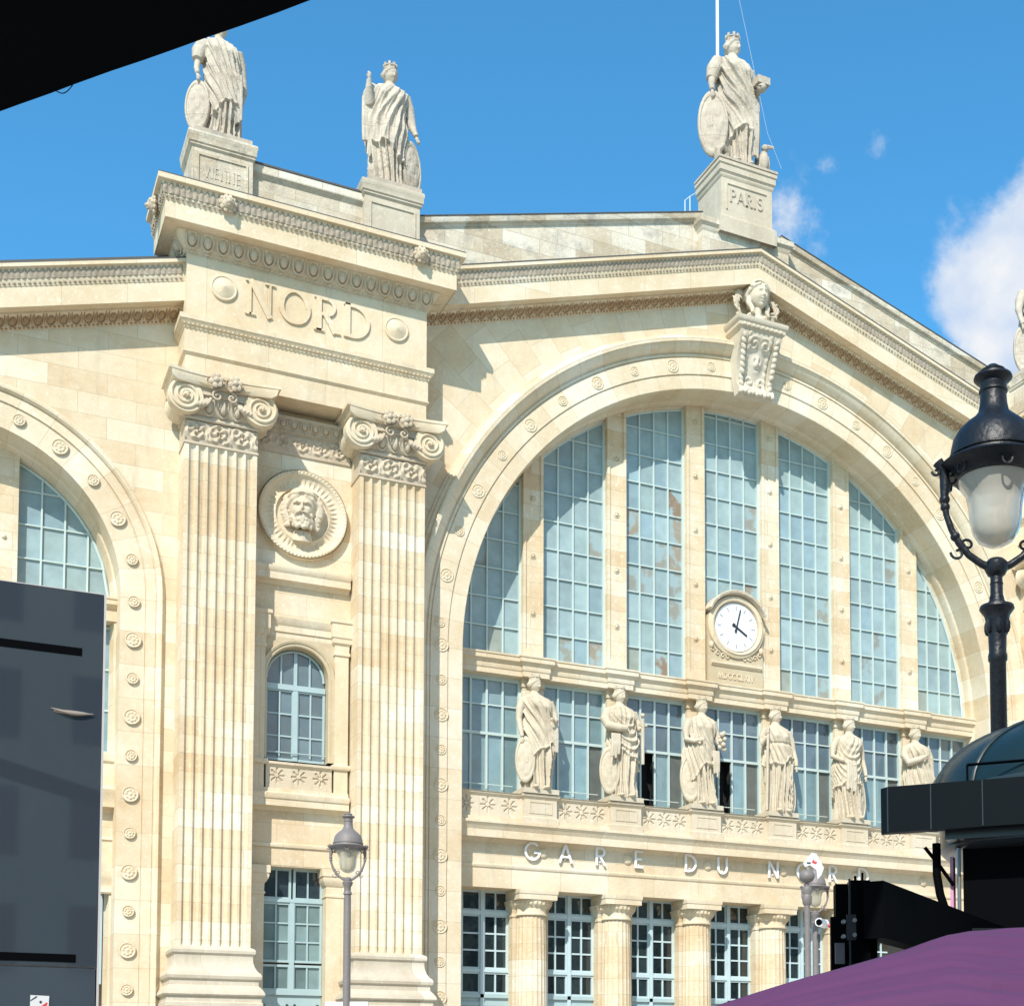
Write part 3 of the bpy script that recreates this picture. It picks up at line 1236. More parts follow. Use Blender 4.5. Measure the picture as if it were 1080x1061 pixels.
    # word and discs in the frieze
    if word:
        mb = MB()
        write(mb, word, xc - 1.88, xc + 1.72, 23.82, 1.03, -1.1, .06, True)
        mb.build('carved_word', ST_FINE, station, 0)
    for s_ in (-2.50, 2.55):
        mb = MB()
        mb.lathe([(.37, -.02), (.37, .05), (.34, .07), (.31, .05), (.30, .045), (.2, .09), (.1, .13), (.001, .17)], n=28)
        mb.v = [(xc + s_ + x, -1.1 - z, 24.40 + y) for x, y, z in mb.v]
        mb.build('boss', ST_FINE, station)
    # pilasters
    pilaster(xc - 2.50)
    pilaster(xc + 2.48)
    # attic: two pedestals and the wall between
    ax = [(xc - 2.56, 1.0), (xc + 2.56, 1.0)]
    for s_ in (-1, 1):
        c = xc + 2.52 * s_
        mb = MB()
        hw = .86
        pr = [(.08, 26.8), (.08, 27.22), (.05, 27.26), (0, 27.30), (0, 28.62), (.02, 28.64), (.06, 28.68), (.05, 28.72), (.09, 28.76), (.10, 28.92), (.12, 28.96), (.12, 29.06), (-.2, 29.08)]
        mb.sweep_h([(c - hw, .75), (c - hw, -.70), (c + hw, -.70), (c + hw, .75)], pr)
        mb.box(c - hw - .1, c + hw + .1, -.8, .75, 29.0, 29.085)
        # sunk panel frame
        fx0, fx1, fz0, fz1 = c - .66, c + .66, 27.5, 28.42
        for a, b, e, f in ((fx0, fx1, fz1, fz1 + .06), (fx0, fx1, fz0 - .06, fz0), (fx0 - .06, fx0, fz0 - .06, fz1 + .06), (fx1, fx1 + .06, fz0 - .06, fz1 + .06)):
            mb.box(a, b, -.735, -.6, e, f)
        mb.build('pedestal', ST_TOP if s_ < 0 else ST_BASE, station, 30)
    mb = MB()
    mb.sweep_h([(xc - 1.75, -.42), (xc + 1.7, -.42)], [(.08, 26.8), (.08, 27.1), (0, 27.14), (0, 28.34), (.03, 28.38), (.08, 28.44), (.12, 28.48), (.12, 28.72), (-.4, 28.76)])
    mb.build('parapet', ST_TOP, station, 30)
    mb = MB()
    mb.box(xc - 1.7, xc + 1.66, -.56, 1.0, 28.73, 28.79)
    mb.build('flashing', LEAD, station, 0)
    # --- between the pilasters
    a0, a1 = xc - 1.42, xc + 1.42
    mb = MB()
    mb.sweep_h([(a0, yb), (a1, yb)], [(0, 20.30), (.05, 20.31), (.06, 20.36), (.06, 20.92), (.12, 20.95), (.13, 21.02), (.16, 21.06), (.26, 21.26), (.30, 21.28), (.30, 21.36), (.0, 21.38)], True)
    fr = scroll(.55, .5)
    relief(mb, a0 + .02, a1 - .02, 20.40, 20.90, yb - .06, fr, .03, .09)
    eggs(mb, (a0, yb - .14, 21.02), (1, 0, 0), (0, -1, 0), 9, (a1 - a0) / 9, .24, .6)
    beads(mb, (a0, yb - .14, 20.97), (a1, yb - .14, 20.97), .1, .03)
    mb.build('carved_frieze', ST_ORN, station)
    # string courses
    mb = MB()
    mb.sweep_h([(a0, yb), (a1, yb)], [(0, 16.34), (.05, 16.35), (.10, 16.42), (.24, 16.46), (.24, 16.66), (.27, 16.70), (.30, 16.80), (.30, 16.84), (.12, 16.90), (.12, 16.96), (0.0, 17.0)])
    mb.build('string_course', ST_FINE, station, 28)
    mb = MB()
    mb.sweep_h([(a0, yb), (a1, yb)], [(0, 9.66), (.06, 9.67), (.10, 9.74), (.30, 9.77), (.30, 9.96), (.33, 9.98), (.36, 10.08), (.36, 10.13), (.2, 10.2), (.2, 10.3), (0, 10.31)])
    mb.build('string_course', ST_FINE, station, 28)
    mb = MB()
    mb.sweep_h([(a0, yb), (a1, yb)], [(0, 8.60), (.05, 8.61), (.06, 8.66), (.06, 8.70), (.03, 8.72), (0.0, 8.73)])
    mb.build('string_course', ST_FINE, station, 28)
    # window storey: small pilasters, lintel, arched surround, balustrade
    for s_ in (-1, 1):
        mb = MB()
        px = xc - .02 + s_ * 1.22
        mb.box(px - .20, px + .20, yb - .16, yb + .1, 10.3, 14.42)
        mb.sweep_h([(px - .20, yb), (px - .20, yb - .16), (px + .20, yb - .16), (px + .20, yb)], [(.0, 14.42), (.04, 14.44), (.04, 14.52), (.01, 14.54), (.02, 14.74), (.08, 14.8), (.09, 14.92), (.12, 14.96), (.12, 15.36), (.16, 15.4), (.16, 15.5), (0, 15.52)])
        mb.sweep_h([(px - .20, yb), (px - .20, yb - .16), (px + .20, yb - .16), (px + .20, yb)], [(0, 10.98), (.06, 11.0), (.09, 11.06), (.09, 11.12), (0, 11.16)])
        mb.build('window_pilaster', ST_FINE, station, 28)
    mb = MB()
    mb.sweep_h([(xc - 1.02, yb), (xc + .98, yb)], [(0, 14.78), (.02, 14.8), (.02, 14.95), (.06, 14.97), (.06, 15.15), (.1, 15.2), (.14, 15.38), (.0, 15.4)])
    mb.build('lintel', ST_FINE, station, 28)
    # arched surround of the upper window
    mb = MB()
    R, zs = .90, 13.66
    nA = 28
    prof = [(R, .55), (R, 0.02), (R + .03, 0.0), (R + .10, -.0), (R + .11, -.03), (R + .17, -.05), (R + .19, -.02), (R + .20, .03)]
    pth = [('L', 11.2), ('L', zs)] + [('A', pi - pi * i / nA) for i in range(1, nA)] + [('R', zs), ('R', 11.2)]
    vs = []
    for kd, t in pth:
        for r, y in prof:
            yy = yb - .08 + y
            vs.append((wc - r, yy, t) if kd == 'L' else (wc + r, yy, t) if kd == 'R' else (wc + r * cos(t), yy, zs + r * sin(t)))
    kk = len(prof)
    mb.add(vs, [(i * kk + j, (i + 1) * kk + j, (i + 1) * kk + j + 1, i * kk + j + 1) for i in range(len(pth) - 1) for j in range(kk - 1)])
    # plane wall filling the corners round the arch
    lo = [(wc - R - .19, 11.2)] + [(wc + (R + .19) * cos(pi - pi * i / nA), zs + (R + .19) * sin(pi - pi * i / nA)) for i in range(nA + 1)] + [(wc + R + .19, 11.2)]
    for i in range(len(lo) - 1):
        (xa, za), (xb, zb) = lo[i], lo[i + 1]
        if abs(xa - xb) < 1e-6:
            continue
        mb.add([(xa, yb - .04, za), (xb, yb - .04, zb), (xb, yb - .04, 14.80), (xa, yb - .04, 14.80)], [(0, 1, 2, 3)])
    for s_ in (-1, 1):
        mb.box(wc + s_ * (R + .19) - .0001 if s_ > 0 else wc - R - .42, wc + R + .42 if s_ > 0 else wc - R - .19, yb - .041, yb + .1, 11.2, 14.8)
    mb.build('window_surround', ST_VOUS, station, 28)
    casement(wc, R - .02, 11.22, zs, yb + .32, True)
    # little balustrade
    balustrade(xc - .98, xc + .94, 10.3, 11.08, yb - .12, 3)
    # lower window
    mb = MB()
    for s_ in (-1, 1):
        px = wc + s_ * 1.16
        mb.box(px - .26, px + .26, yb - .06, yb + .5, 0, 7.55)
        mb.sweep_h([(px - .26, yb + .4), (px - .26, yb - .06), (px + .26, yb - .06), (px + .26, yb + .4)], [(0, 7.2), (.03, 7.22), (.03, 7.28), (0, 7.3), (.01, 7.52), (.05, 7.56), (.10, 7.66), (.12, 7.72), (.12, 7.8), (.15, 7.82), (.15, 8.04), (0, 8.05)])
    mb.box(wc - 1.45, wc + 1.45, yb + .012, yb + .58, 8.05, 8.09)
    mb.build('door_surround', ST_FINE, station, 28)
    casement(wc, .89, 4.35, 8.05, yb + .42, False)




def pane_box(fr, gl, gt, x0, x1, z0, z1, y, cols, rows, bar, tintf, depth=.06, outer=.07):
    """glazing bars and panes of a rectangular light"""
    fr.box(x0, x0 + outer, y - depth, y + .03, z0, z1)
    fr.box(x1 - outer, x1, y - depth, y + .03, z0, z1)
    fr.box(x0 + outer, x1 - outer, y - depth, y + .03, z0, z0 + outer)
    fr.box(x0 + outer, x1 - outer, y - depth, y + .03, z1 - outer, z1)
    xs = [x0 + outer + (x1 - x0 - 2 * outer) * i / cols for i in range(cols + 1)]
    zs = [z0 + outer + (z1 - z0 - 2 * outer) * i / rows for i in range(rows + 1)]
    for x in xs[1:-1]:
        fr.box(x - bar / 2, x + bar / 2, y - depth + .012, y + .02, z0 + outer, z1 - outer)
    for z in zs[1:-1]:
        fr.box(x0 + outer, x1 - outer, y - depth + .018, y + .015, z - bar / 2, z + bar / 2)
    for i in range(cols):
        for j in range(rows):
            tx, tz = random.uniform(-.006, .006), random.uniform(-.006, .006)
            gl.add([(xs[i], y + tx, zs[j]), (xs[i + 1], y - tx, zs[j]), (xs[i + 1], y - tx + tz, zs[j + 1]), (xs[i], y + tx + tz, zs[j + 1])], [(0, 1, 2, 3)])
            gt.append(tintf(i, j))


def sc(c, a, b):
    k = random.uniform(a, b)
    return tuple(v * k for v in c)


def casement(wc, hw, z0, ztop, y, arched):
    fr, gl, gt = MB(), MB(), []
    tf = (lambda i, j: sc((.12, .17, .19), .75, 1.3)) if arched else (lambda i, j: sc((.19, .27, .27), .7, 1.2))
    if arched:
        zt = 13.35
        pane_box(fr, gl, gt, wc - hw, wc - .03, z0, zt, y, 2, 3, .045, tf)
        pane_box(fr, gl, gt, wc + .03, wc + hw, z0, zt, y, 2, 3, .045, tf)
        fr.box(wc - .07, wc + .07, y - .09, y, z0, zt)
        fr.box(wc - hw, wc + hw, y - .10, y, zt - .02, zt + .14)
        # half-round light
        R = hw
        n = 24
        zc = ztop
        gl.add([(wc, y, zt + .1)] + [(wc + R * cos(pi * i / n), y, zc + R * sin(pi * i / n)) for i in range(n + 1)] + [(wc - R, y, zt + .1), (wc + R, y, zt + .1)],
               [(0, i + 1, i + 2) for i in range(n)] + [(0, n + 1, n + 2), (0, n + 3, 1)])
        gt += [(.12, .17, .19)] * (n + 2)
        fr.tube([(wc + (R - .03) * cos(pi * i / n), y - .03, zc + (R - .03) * sin(pi * i / n)) for i in range(n + 1)], .045, 4)
        for dx in (-.42, 0, .42):
            zt2 = zc + sqrt(max(0, R * R - dx * dx))
            w = .05 if dx == 0 else .025
            fr.box(wc + dx - w, wc + dx + w, y - .06, y + .02, zt + .1, zt2 - .02)
        # pink and red bits seen behind the panes are left to the room; guard bar
        fr.tube([(wc - hw, y - .15, z0 + .22), (wc + hw, y - .15, z0 + .22)], .02, 6)
    else:
        zt = 7.05
        pane_box(fr, gl, gt, wc - hw, wc - .03, zt + .08, ztop, y, 2, 1, .045, lambda i, j: (.03, .045, .055))
        pane_box(fr, gl, gt, wc + .03, wc + hw, zt + .08, ztop, y, 2, 1, .045, lambda i, j: (.03, .045, .055))
        fr.box(wc - hw, wc + hw, y - .10, y, zt, zt + .1)
        pane_box(fr, gl, gt, wc - hw, wc - .03, 5.28, zt, y, 2, 3, .045, tf)
        pane_box(fr, gl, gt, wc + .03, wc + hw, 5.28, zt, y, 2, 3, .045, tf)
        fr.box(wc - .07, wc + .07, y - .09, y, z0, zt)
        pane_box(fr, gl, gt, wc - hw, wc - .03, z0 + .1, 5.22, y, 2, 1, .045, tf)
        pane_box(fr, gl, gt, wc + .03, wc + hw, z0 + .1, 5.22, y, 2, 1, .045, tf)
        fr.box(wc - hw, wc + hw, y - .10, y, z0 - .02, z0 + .14)
        dp = MB()
        dp.box(wc - hw, wc + hw, y - .03, y + .05, 0, z0)
        for s_ in (-1, 1):
            c = wc + s_ * hw / 2
            for a, b, e, f in ((-.36, .36, z0 - .35, z0 - .29), (-.36, .36, 3.0, 3.06), (-.36, -.3, 3.0, z0 - .29), (.3, .36, 3.0, z0 - .29)):
                dp.box(c + a, c + b, y - .06, y, e, f)
        w = fr.build('window', DOORP, station, 0)
        dp.build('door_panel', DOORP, w, 0)
        gl.build('pane', PANE_D, w, 0, tint=gt)
        return
    w = fr.build('window', DOORP, station, 0)
    gl.build('pane', PANE_D, w, 0, tint=gt)


def star_panel(mb, x0, x1, z0, z1, y, n, depth=.036, res=.018):
    """pierced parapet: rows of eight-slit stars cut through the slab"""
    h = z1 - z0
    p = (x1 - x0) / n
    nu, nv = int((x1 - x0) / res), int(h / res)

    def hole(u, v):
        i = min(n - 1, int(u / p))
        cu = u - (i + .5) * p
        cv = v - h * .5
        r = sqrt(cu * cu + cv * cv)
        a = atan2(cv, cu)
        R = min(p * .46, h * .44)
        if r < R * .24 or r > R:
            return 0
        k = (a / (pi / 4)) % 1.0
        k = min(k, 1 - k) * pi / 4 * r       # distance to the ray
        w = R * .06 + R * .07 * (r / R)
        return 1 if k < w else 0
    mb.grid(lambda u, v: (x0 + (x1 - x0) * u, y + depth * hole(u * (x1 - x0), v * h), z0 + h * v), nu, nv)


def balustrade(x0, x1, z0, z1, y, n, name='balustrade'):
    mb = MB()
    star_panel(mb, x0, x1, z0 + .12, z1 - .14, y, n)
    mb.box(x0, x1, y - .02, y + .16, z0, z0 + .12)
    mb.sweep_h([(x0, y), (x1, y)], [(-.16, z1 - .14), (.0, z1 - .14), (.03, z1 - .12), (.05, z1 - .09), (.08, z1 - .07), (.08, z1), (-.22, z1 + .01)])
    return mb.build(name, ST_BAL, station, 30)


pavilion(-XP, 'NORD')
pavilion(XP, '')

# worn name on the left pavilion pedestal
mb = MB()
write(mb, 'VIENNE', -XP - 2.52 - .52, -XP - 2.52 + .52, 27.80, .34, -.70, .014, True)
mb.build('carved_word', ST_BASE, station, 0)

# ------------------------------------------------------------------ great window
SP = 3.038
YM, YG = 1.12, 1.42                 # mullion face and glass plane
RG = 10.28


def gz(x, R=RG):
    return ZS + sqrt(max(0.0, R * R - x * x))


def teal(i=0, j=0):
    k = random.uniform(.88, 1.08)
    g = random.random()
    c = (.30, .40, .415) if g < .6 else ((.315, .42, .42) if g < .85 else (.265, .375, .415))
    return tuple(a * k for a in c)


TR_TOP = 15.60
B1_, B2_, B3_ = (.27, .20, .14), (.33, .29, .23), (.30, .31, .27)
STAINED = {(-1, 3, 6): B1_, (-1, 3, 5): B2_, (-1, 3, 4): B2_, (-1, 0, 5): B2_, (-1, 2, 4): B3_, (-1, 2, 0): B1_, (-1, 1, 3): B3_, (-1, 3, 2): B3_, (-1, 0, 3): B3_,
           (0, 3, 6): B3_, (0, 3, 3): B2_, (-2, 3, 4): B3_, (-2, 1, 0): B3_, (-2, 3, 0): B2_, (1, 3, 3): B3_, (1, 3, 0): B3_}
for i in range(-3, 4):              # seven lights between the mullions, each one a window
    cx = i * SP
    x0, x1 = cx - SP / 2 + .355, cx + SP / 2 - .355
    if i == -3:
        x0 = -RG
    if i == 3:
        x1 = RG
    fr, gl, gt = MB(), MB(), []
    xs = [cx - SP / 2 + .355 + .07 + (SP - .85) * j / 4 for j in range(5)]
    if i == -3:
        xs = [x for x in xs]
    rows = [TR_TOP + .04 + .965 * r for r in range(0, 12)]
    xx = sorted(set([x0] + [x for x in xs if x0 + .05 < x < x1 - .05] + [x1]))
    # side posts and glazing bars
    def top(x):
        return gz(max(-RG + .001, min(RG - .001, x)))
    for x in (x0 + .04, x1 - .04):
        fr.box(x - .04, x + .04, YG - .10, YG + .03, TR_TOP, max(TR_TOP + .1, top(x) - .01))
    for x in xs[1:-1]:
        if x0 < x < x1:
            fr.box(x - .024, x + .024, YG - .07, YG + .02, TR_TOP, top(x))
    fr.box(x0, x1, YG - .11, YG + .0, TR_TOP, TR_TOP + .06)
    # curved head member
    nn = 16
    pts = [(x0 + (x1 - x0) * t / nn, YG - .03, top(x0 + (x1 - x0) * t / nn) - .03) for t in range(nn + 1)]
    if abs(i) == 3:
        aa0, aa1 = (pi, pi - .62) if i < 0 else (.62, 0)
        aa = [aa0 + (aa1 - aa0) * t / nn for t in range(nn + 1)]
        pts = [((RG - .03) * cos(a), YG - .03, max(TR_TOP, ZS + (RG - .03) * sin(a))) for a in aa if x0 - .05 < RG * cos(a) < x1 + .05]
    fr.tube(pts, .05, 4)
    for r in range(len(rows) - 1):
        za, zb = rows[r], rows[r + 1]
        if za > ZS + RG:
            continue
        if r > 0:
            # horizontal bar clipped by the arch
            hw = sqrt(max(0, RG * RG - (za - ZS) ** 2))
            a, b = max(x0, -hw), min(x1, hw)
            if b - a > .05:
                fr.box(a, b, YG - .06, YG + .02, za - .019, za + .019)
        cells = [x0] + [x for x in xs[1:-1] if x0 < x < x1] + [x1]
        for c in range(len(cells) - 1):
            a, b = cells[c], cells[c + 1]
            t1, t2 = min(zb, top(a)), min(zb, top(b))
            if max(t1, t2, top((a + b) / 2)) <= za + .01:
                continue
            tx, tz = random.uniform(-.005, .005), random.uniform(-.005, .005)
            curved = [(a + (b - a) * q_ / 6, min(zb, top(a + (b - a) * q_ / 6))) for q_ in range(6, -1, -1)]
            gl.add([(a, YG + tx, za), (b, YG - tx, za)] + [(x_, YG + tz, max(za, z_)) for x_, z_ in curved], [tuple(range(9))])
            col = teal()
            if (i, c, r) in STAINED:
                col = STAINED[(i, c, r)]
            elif r == 0 and random.random() < .3:
                col = (.30, .34, .30)
            elif random.random() < .03:
                col = (.28, .30, .27)
            gt.append(col)
    w = fr.build('arched_window', FRAME_W, station, 0)
    gl.build('pane', PANE, w, 0, tint=gt)

for kx in range(6):                 # mullions
    x = (kx - 2.5) * SP
    zt = gz(x, 10.15)
    mb = MB()
    zt0 = gz(abs(x) + .35, 10.2)
    zt1 = gz(abs(x) - .35, 10.34)
    mb.box(x - .355, x + .355, YM + .05, YM + .4, TR_TOP, zt1)
    for s_ in (-1, 1):
        mb.box(x + s_ * .305 - .05, x + s_ * .305 + .05, YM, YM + .05, TR_TOP + .35, zt1)
    mb.box(x - .355, x + .355, YM - .002, YM + .05, TR_TOP, TR_TOP + .35)
    nst = int((zt0 - TR_TOP) / 1.95)
    for j in range(nst + 1):
        z = TR_TOP + 1.55 + 1.93 * j
        if z > zt0 - .3:
            break
        mb.ball((x, YM + .045, z), .07, .06, .07, nu=8, nv=6)
        mb.lathe([(.11, 0), (.11, .02), (.08, .03)], n=10)
        b0 = len(mb.v) - 30
        mb.v[b0:] = [(x + px, YM + .05 - pz, z + py) for px, py, pz in mb.v[b0:]]
    mb.build('mullion', ST_PIL, station, 35)

# transom with small cornice breaking forward over the posts
mb = MB()
path = [(-10.42, .95)]
for kx in range(6):
    x = (kx - 2.5) * SP
    path += [(x - .46, .95), (x - .46, .83), (x + .46, .83), (x + .46, .95)]
path += [(10.42, .95)]
mb.sweep_h(path, [(-.4, 14.93), (0, 14.93), (0, 15.10), (.02, 15.11), (.03, 15.13), (.03, 15.27), (.05, 15.29), (.08, 15.34), (.12, 15.37), (.14, 15.38), (.14, 15.50), (.17, 15.53), (.17, 15.58), (-.6, 15.61)])
mb.build('transom', ST_FINE, station, 28)

# statue storey: posts and seven square lights
Z1B = 11.05
for kx in range(6):
    x = (kx - 2.5) * SP
    mb = MB()
    mb.box(x - .36, x + .36, YM + .02, YM + .5, 10.2, 14.93)
    mb.box(x - .40, x + .40, YM - .02, YM + .4, 14.66, 14.93)
    mb.build('window_post', ST_PIL, station, 0)


def sky_pane(i, j):
    return sc((.19, .29, .315), .8, 1.15)


for i in range(-3, 4):
    cx = i * SP
    x0, x1 = cx - SP / 2 + .36, cx + SP / 2 - .36
    if i == -3:
        x0 = -10.38
    if i == 3:
        x1 = 10.38
    fr, gl, gt = MB(), MB(), []
    cols = 4
    xs = [cx - SP / 2 + .36 + .07 + (SP - .86) * j / 4 for j in range(5)]
    xs[0], xs[4] = x0 + .06, x1 - .06
    y = YG
    zr_ = [Z1B, 13.05, 14.02, 14.93]
    fr.box(x0, x0 + .09, y - .10, y + .03, Z1B, 14.93)
    fr.box(x1 - .09, x1, y - .10, y + .03, Z1B, 14.93)
    fr.box(x0, x1, y - .09, y + .03, 14.80, 14.93)
    fr.box(x0, x1, y - .09, y + .03, Z1B - .1, Z1B + .09)
    for x in xs[1:-1]:
        fr.box(x - .032, x + .032, y - .08, y + .02, Z1B, 14.82)
    fr.box(x0, x1, y - .085, y + .02, 13.0, 13.09)
    fr.box(x0, x1, y - .06, y + .02, 13.97, 14.015)
    fr.tube([(xs[1] - .3, y - .2, Z1B + .3), (xs[3] + .3, y - .2, Z1B + .3)], .016, 6)
    opened = {-1: 1, 0: 1}.get(i)
    dk = MB()
    for c in range(4):
        for r in range(3):
            a, b = xs[c], xs[c + 1]
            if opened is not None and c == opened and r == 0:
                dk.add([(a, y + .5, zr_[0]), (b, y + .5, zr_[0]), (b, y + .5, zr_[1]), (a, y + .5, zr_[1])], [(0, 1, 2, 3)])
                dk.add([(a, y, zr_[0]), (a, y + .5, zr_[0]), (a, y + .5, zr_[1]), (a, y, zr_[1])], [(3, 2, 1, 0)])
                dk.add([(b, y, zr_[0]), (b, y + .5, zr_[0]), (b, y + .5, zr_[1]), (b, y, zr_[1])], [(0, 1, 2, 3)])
                # near-black lining of the open light, room darkness put into its colour
                continue
            tx, tz = random.uniform(-.012, .012), random.uniform(-.012, .012)
            gl.add([(a, y + tx, zr_[r]), (b, y - tx, zr_[r]), (b, y - tx + tz, zr_[r + 1]), (a, y + tx + tz, zr_[r + 1])], [(0, 1, 2, 3)])
            cc = sky_pane(c, r) if i < -1 or r == 0 else sc((.12, .18, .22), .6, 1.1)
            if r == 0 and c == 3 and random.random() < .7:
                cc = (.13, .145, .14)
            gt.append(cc)
    w = fr.build('window', FRAME_W, station, 0)
    gl.build('pane', PANE_D, w, 0, tint=gt)
    if dk.v:
        dk.build('dark_opening', DARKIN, w, 0)

# balcony: balustrades between pedestals, cornice, frieze
for kx in range(-1, 6):
    xa = (kx - 2.5) * SP + .64 if kx >= 0 else -10.41
    xb = (kx - 1.5) * SP - .64 if kx < 5 else 10.41
    if kx == -1:
        balustrade(xa, xb, 10.16, 11.0, .62, 3)
    elif kx == 5:
        balustrade(xa, xb, 10.16, 11.0, .62, 3)
    else:
        balustrade(xa, xb, 10.16, 11.0, .62, 3)
for kx in range(6):
    x = (kx - 2.5) * SP
    mb = MB()
    hw = .56
    mb.sweep_h([(x - hw, 1.2), (x - hw, .44), (x + hw, .44), (x + hw, 1.2)],
               [(.05, 10.05), (.05, 10.24), (.02, 10.27), (0, 10.28), (0, 10.84), (.02, 10.86), (.04, 10.90), (.08, 10.93), (.08, 11.0), (-.3, 11.02)])
    for a, b, e, f in ((-.36, .36, 10.74, 10.78), (-.36, .36, 10.38, 10.42), (-.40, -.36, 10.38, 10.78), (.36, .40, 10.38, 10.78)):
        mb.box(x + a, x + b, .422, .46, e, f)
    mb.box(x - .64, x - hw, .60, 1.2, 10.16, 11.005)
    mb.box(x + hw, x + .64, .60, 1.2, 10.16, 11.005)
    mb.build('statue_pedestal', ST_BAL, station, 30)
mb = MB()
mb.sweep_h([(-10.41, .80), (10.41, .80)],
           [(0, 7.96), (0, 8.58), (.03, 8.60), (.05, 8.64), (.05, 8.69), (.02, 8.71), (.0, 8.72), (0, 9.40), (.03, 9.41), (.06, 9.47), (.10, 9.52), (.40, 9.53), (.40, 9.50), (.405, 9.50), (.405, 9.74), (.42, 9.76), (.45, 9.86), (.50, 9.92), (.52, 9.94), (.52, 10.02), (.36, 10.06), (.36, 10.16), (-.6, 10.17)])
mb.add([(-10.41, .8, 7.96), (10.41, .8, 7.96), (10.41, 2.2, 7.96), (-10.41, 2.2, 7.96)], [(0, 1, 2, 3)])
mb.build('balcony_cornice', ST_FINE, station, 28)
mb = MB()
mb.add([(-10.41, 1.25, 10.17), (10.41, 1.25, 10.17), (10.41, 1.25, 11.0), (-10.41, 1.25, 11.0)], [(0, 1, 2, 3)])
mb.add([(-10.41, .5, 10.99), (10.41, .5, 10.99), (10.41, 1.45, 11.0), (-10.41, 1.45, 11.0)], [(0, 1, 2, 3)])
mb.build('balcony_floor', ST_BASE, station, 0)
for kx in range(6):                  # stone balls in the frieze
    x = (kx - 2.5) * SP + .22
    mb = MB()
    mb.ball((x, .80, 9.17), .175, .09, .175, nu=18, nv=10)
    mb.build('boss', ST_FINE, station)

# ground storey: engaged doric columns, piers and tall glazed doors
for kx in range(6):
    x = (kx - 2.5) * SP
    mb = MB()
    nfl = 20
    n = 120
    ring = []
    for k in range(n + 1):
        a = pi + pi * k / n
        fl = abs(sin(a * nfl / 2 * 1.0))
        ring.append((cos(a), sin(a), .95 + .05 * (1 - fl ** .9)))
    vs = []
    zz = [(0.6, .53), (3.0, .525), (5.5, .50), (7.18, .47)]
    for z, r in zz:
        for c_, s_, kf in ring:
            vs.append((x + r * c_ * kf, 1.26 + r * s_ * kf, z))
    m = n + 1
    mb.add(vs, [(j * m + i, j * m + i + 1, (j + 1) * m + i + 1, (j + 1) * m + i) for j in range(3) for i in range(n)])
    col = mb.build('column', ST_PIL, station, 50)
    cb = MB()
    cb.lathe([(.50, 7.14), (.53, 7.16), (.53, 7.20), (.50, 7.22), (.49, 7.24), (.49, 7.40), (.52, 7.42), (.53, 7.45), (.55, 7.47), (.60, 7.58), (.62, 7.62), (.60, 7.64)], c=(x, 1.26, 0), n=28, a0=pi, a1=2 * pi)
    for k in range(12):
        a = pi + pi * (k + .5) / 12
        cb.ball((x + cos(a) * .57, 1.26 + sin(a) * .57, 7.54), .06, .06, .075, nu=6, nv=5)
    cb.sweep_h([(x - .66, 1.9), (x - .66, .62), (x + .66, .62), (x + .66, 1.9)], [(-.3, 7.64), (0, 7.64), (0, 7.80), (.02, 7.82), (.03, 7.90), (0.03, 7.955), (-.4, 7.957)])
    cb.build('capital', ST_FINE, col, 35)
    pr = MB()
    pr.box(x - .62, x + .62, 1.32, 2.0, 0, 7.40)
    pr.sweep_h([(x - .62, 2.0), (x - .62, 1.32), (x + .62, 1.32), (x + .62, 2.0)], [(0, 7.1), (.03, 7.12), (.03, 7.18), (0, 7.2), (.01, 7.38), (.06, 7.46), (.10, 7.54), (.10, 7.6), (.12, 7.62), (.12, 7.64), (0, 7.641)])
    pr.build('pier', ST_PIL, station, 30)
for i in range(-3, 4):
    cx = i * SP
    hw = .90
    y = 1.78
    if i == -3:
        x0, x1 = -10.4, cx + hw
    elif i == 3:
        x0, x1 = cx - hw, 10.4
    else:
        x0, x1 = cx - hw, cx + hw
    fr, gl, gt = MB(), MB(), []
    dk = lambda a, b: sc((.013, .02, .022), .5, 1.8)
    m_ = cx - (0.0 if abs(i) < 3 else 0)
    for (za, zb, rows) in ((7.30, 7.98, 1), (5.42, 7.20, 3), (4.62, 5.34, 1)):
        pane_box(fr, gl, gt, x0, m_ - .04, za, zb, y, 2, rows, .055, dk, outer=.07)
        pane_box(fr, gl, gt, m_ + .04, x1, za, zb, y, 2, rows, .055, dk, outer=.07)
    fr.box(m_ - .06, m_ + .06, y - .12, y + .02, 2.6, 7.96)
    fr.box(x0, x1, y - .11, y + .02, 7.18, 7.32)
    fr.box(x0, x1, y - .10, y + .02, 5.33, 5.43)
    w = fr.build('window', FRAME, station, 0)
    gl.build('pane', PANE_D, w, 0, tint=gt)
    dp = MB()
    dp.box(x0, x1, y - .04, y + .04, 0, 4.62)
    dp.box(x0, x1, y - .12, y - .04, 4.50, 4.62)
    dp.box(x0, x1, y - .09, y - .04, 4.24, 4.36)
    dp.build('door_panel', DOORP, w, 0)

# hanging room lamps seen behind the panes of the ground storey are not built: the panes mirror the square

# dark rooms behind everything: back walls and roof of the hall
mb = MB()
mb.box(-33, 33, 3.2, 60, 0, 23.0)
mb.add([(-12.6, 3.0, 22), (12.6, 3.0, 22), (12.6, 3.0, 26.0), (0, 3.0, 30.2), (-12.6, 3.0, 26.0)], [(4, 3, 2, 1, 0)])
hall = mb.build('hall', ST_WALL, station, 0)
mb = MB()
mb.add([(-12.6, .9, 26.3), (0, .9, 30.4), (0, 60, 30.4), (-12.6, 60, 26.3)], [(3, 2, 1, 0)])
mb.add([(12.6, .9, 26.3), (0, .9, 30.4), (0, 60, 30.4), (12.6, 60, 26.3)], [(0, 1, 2, 3)])
mb.build('roof', mat('zinc_roof', (.22, .24, .26), .5, .4, vary=.2), station, 0)

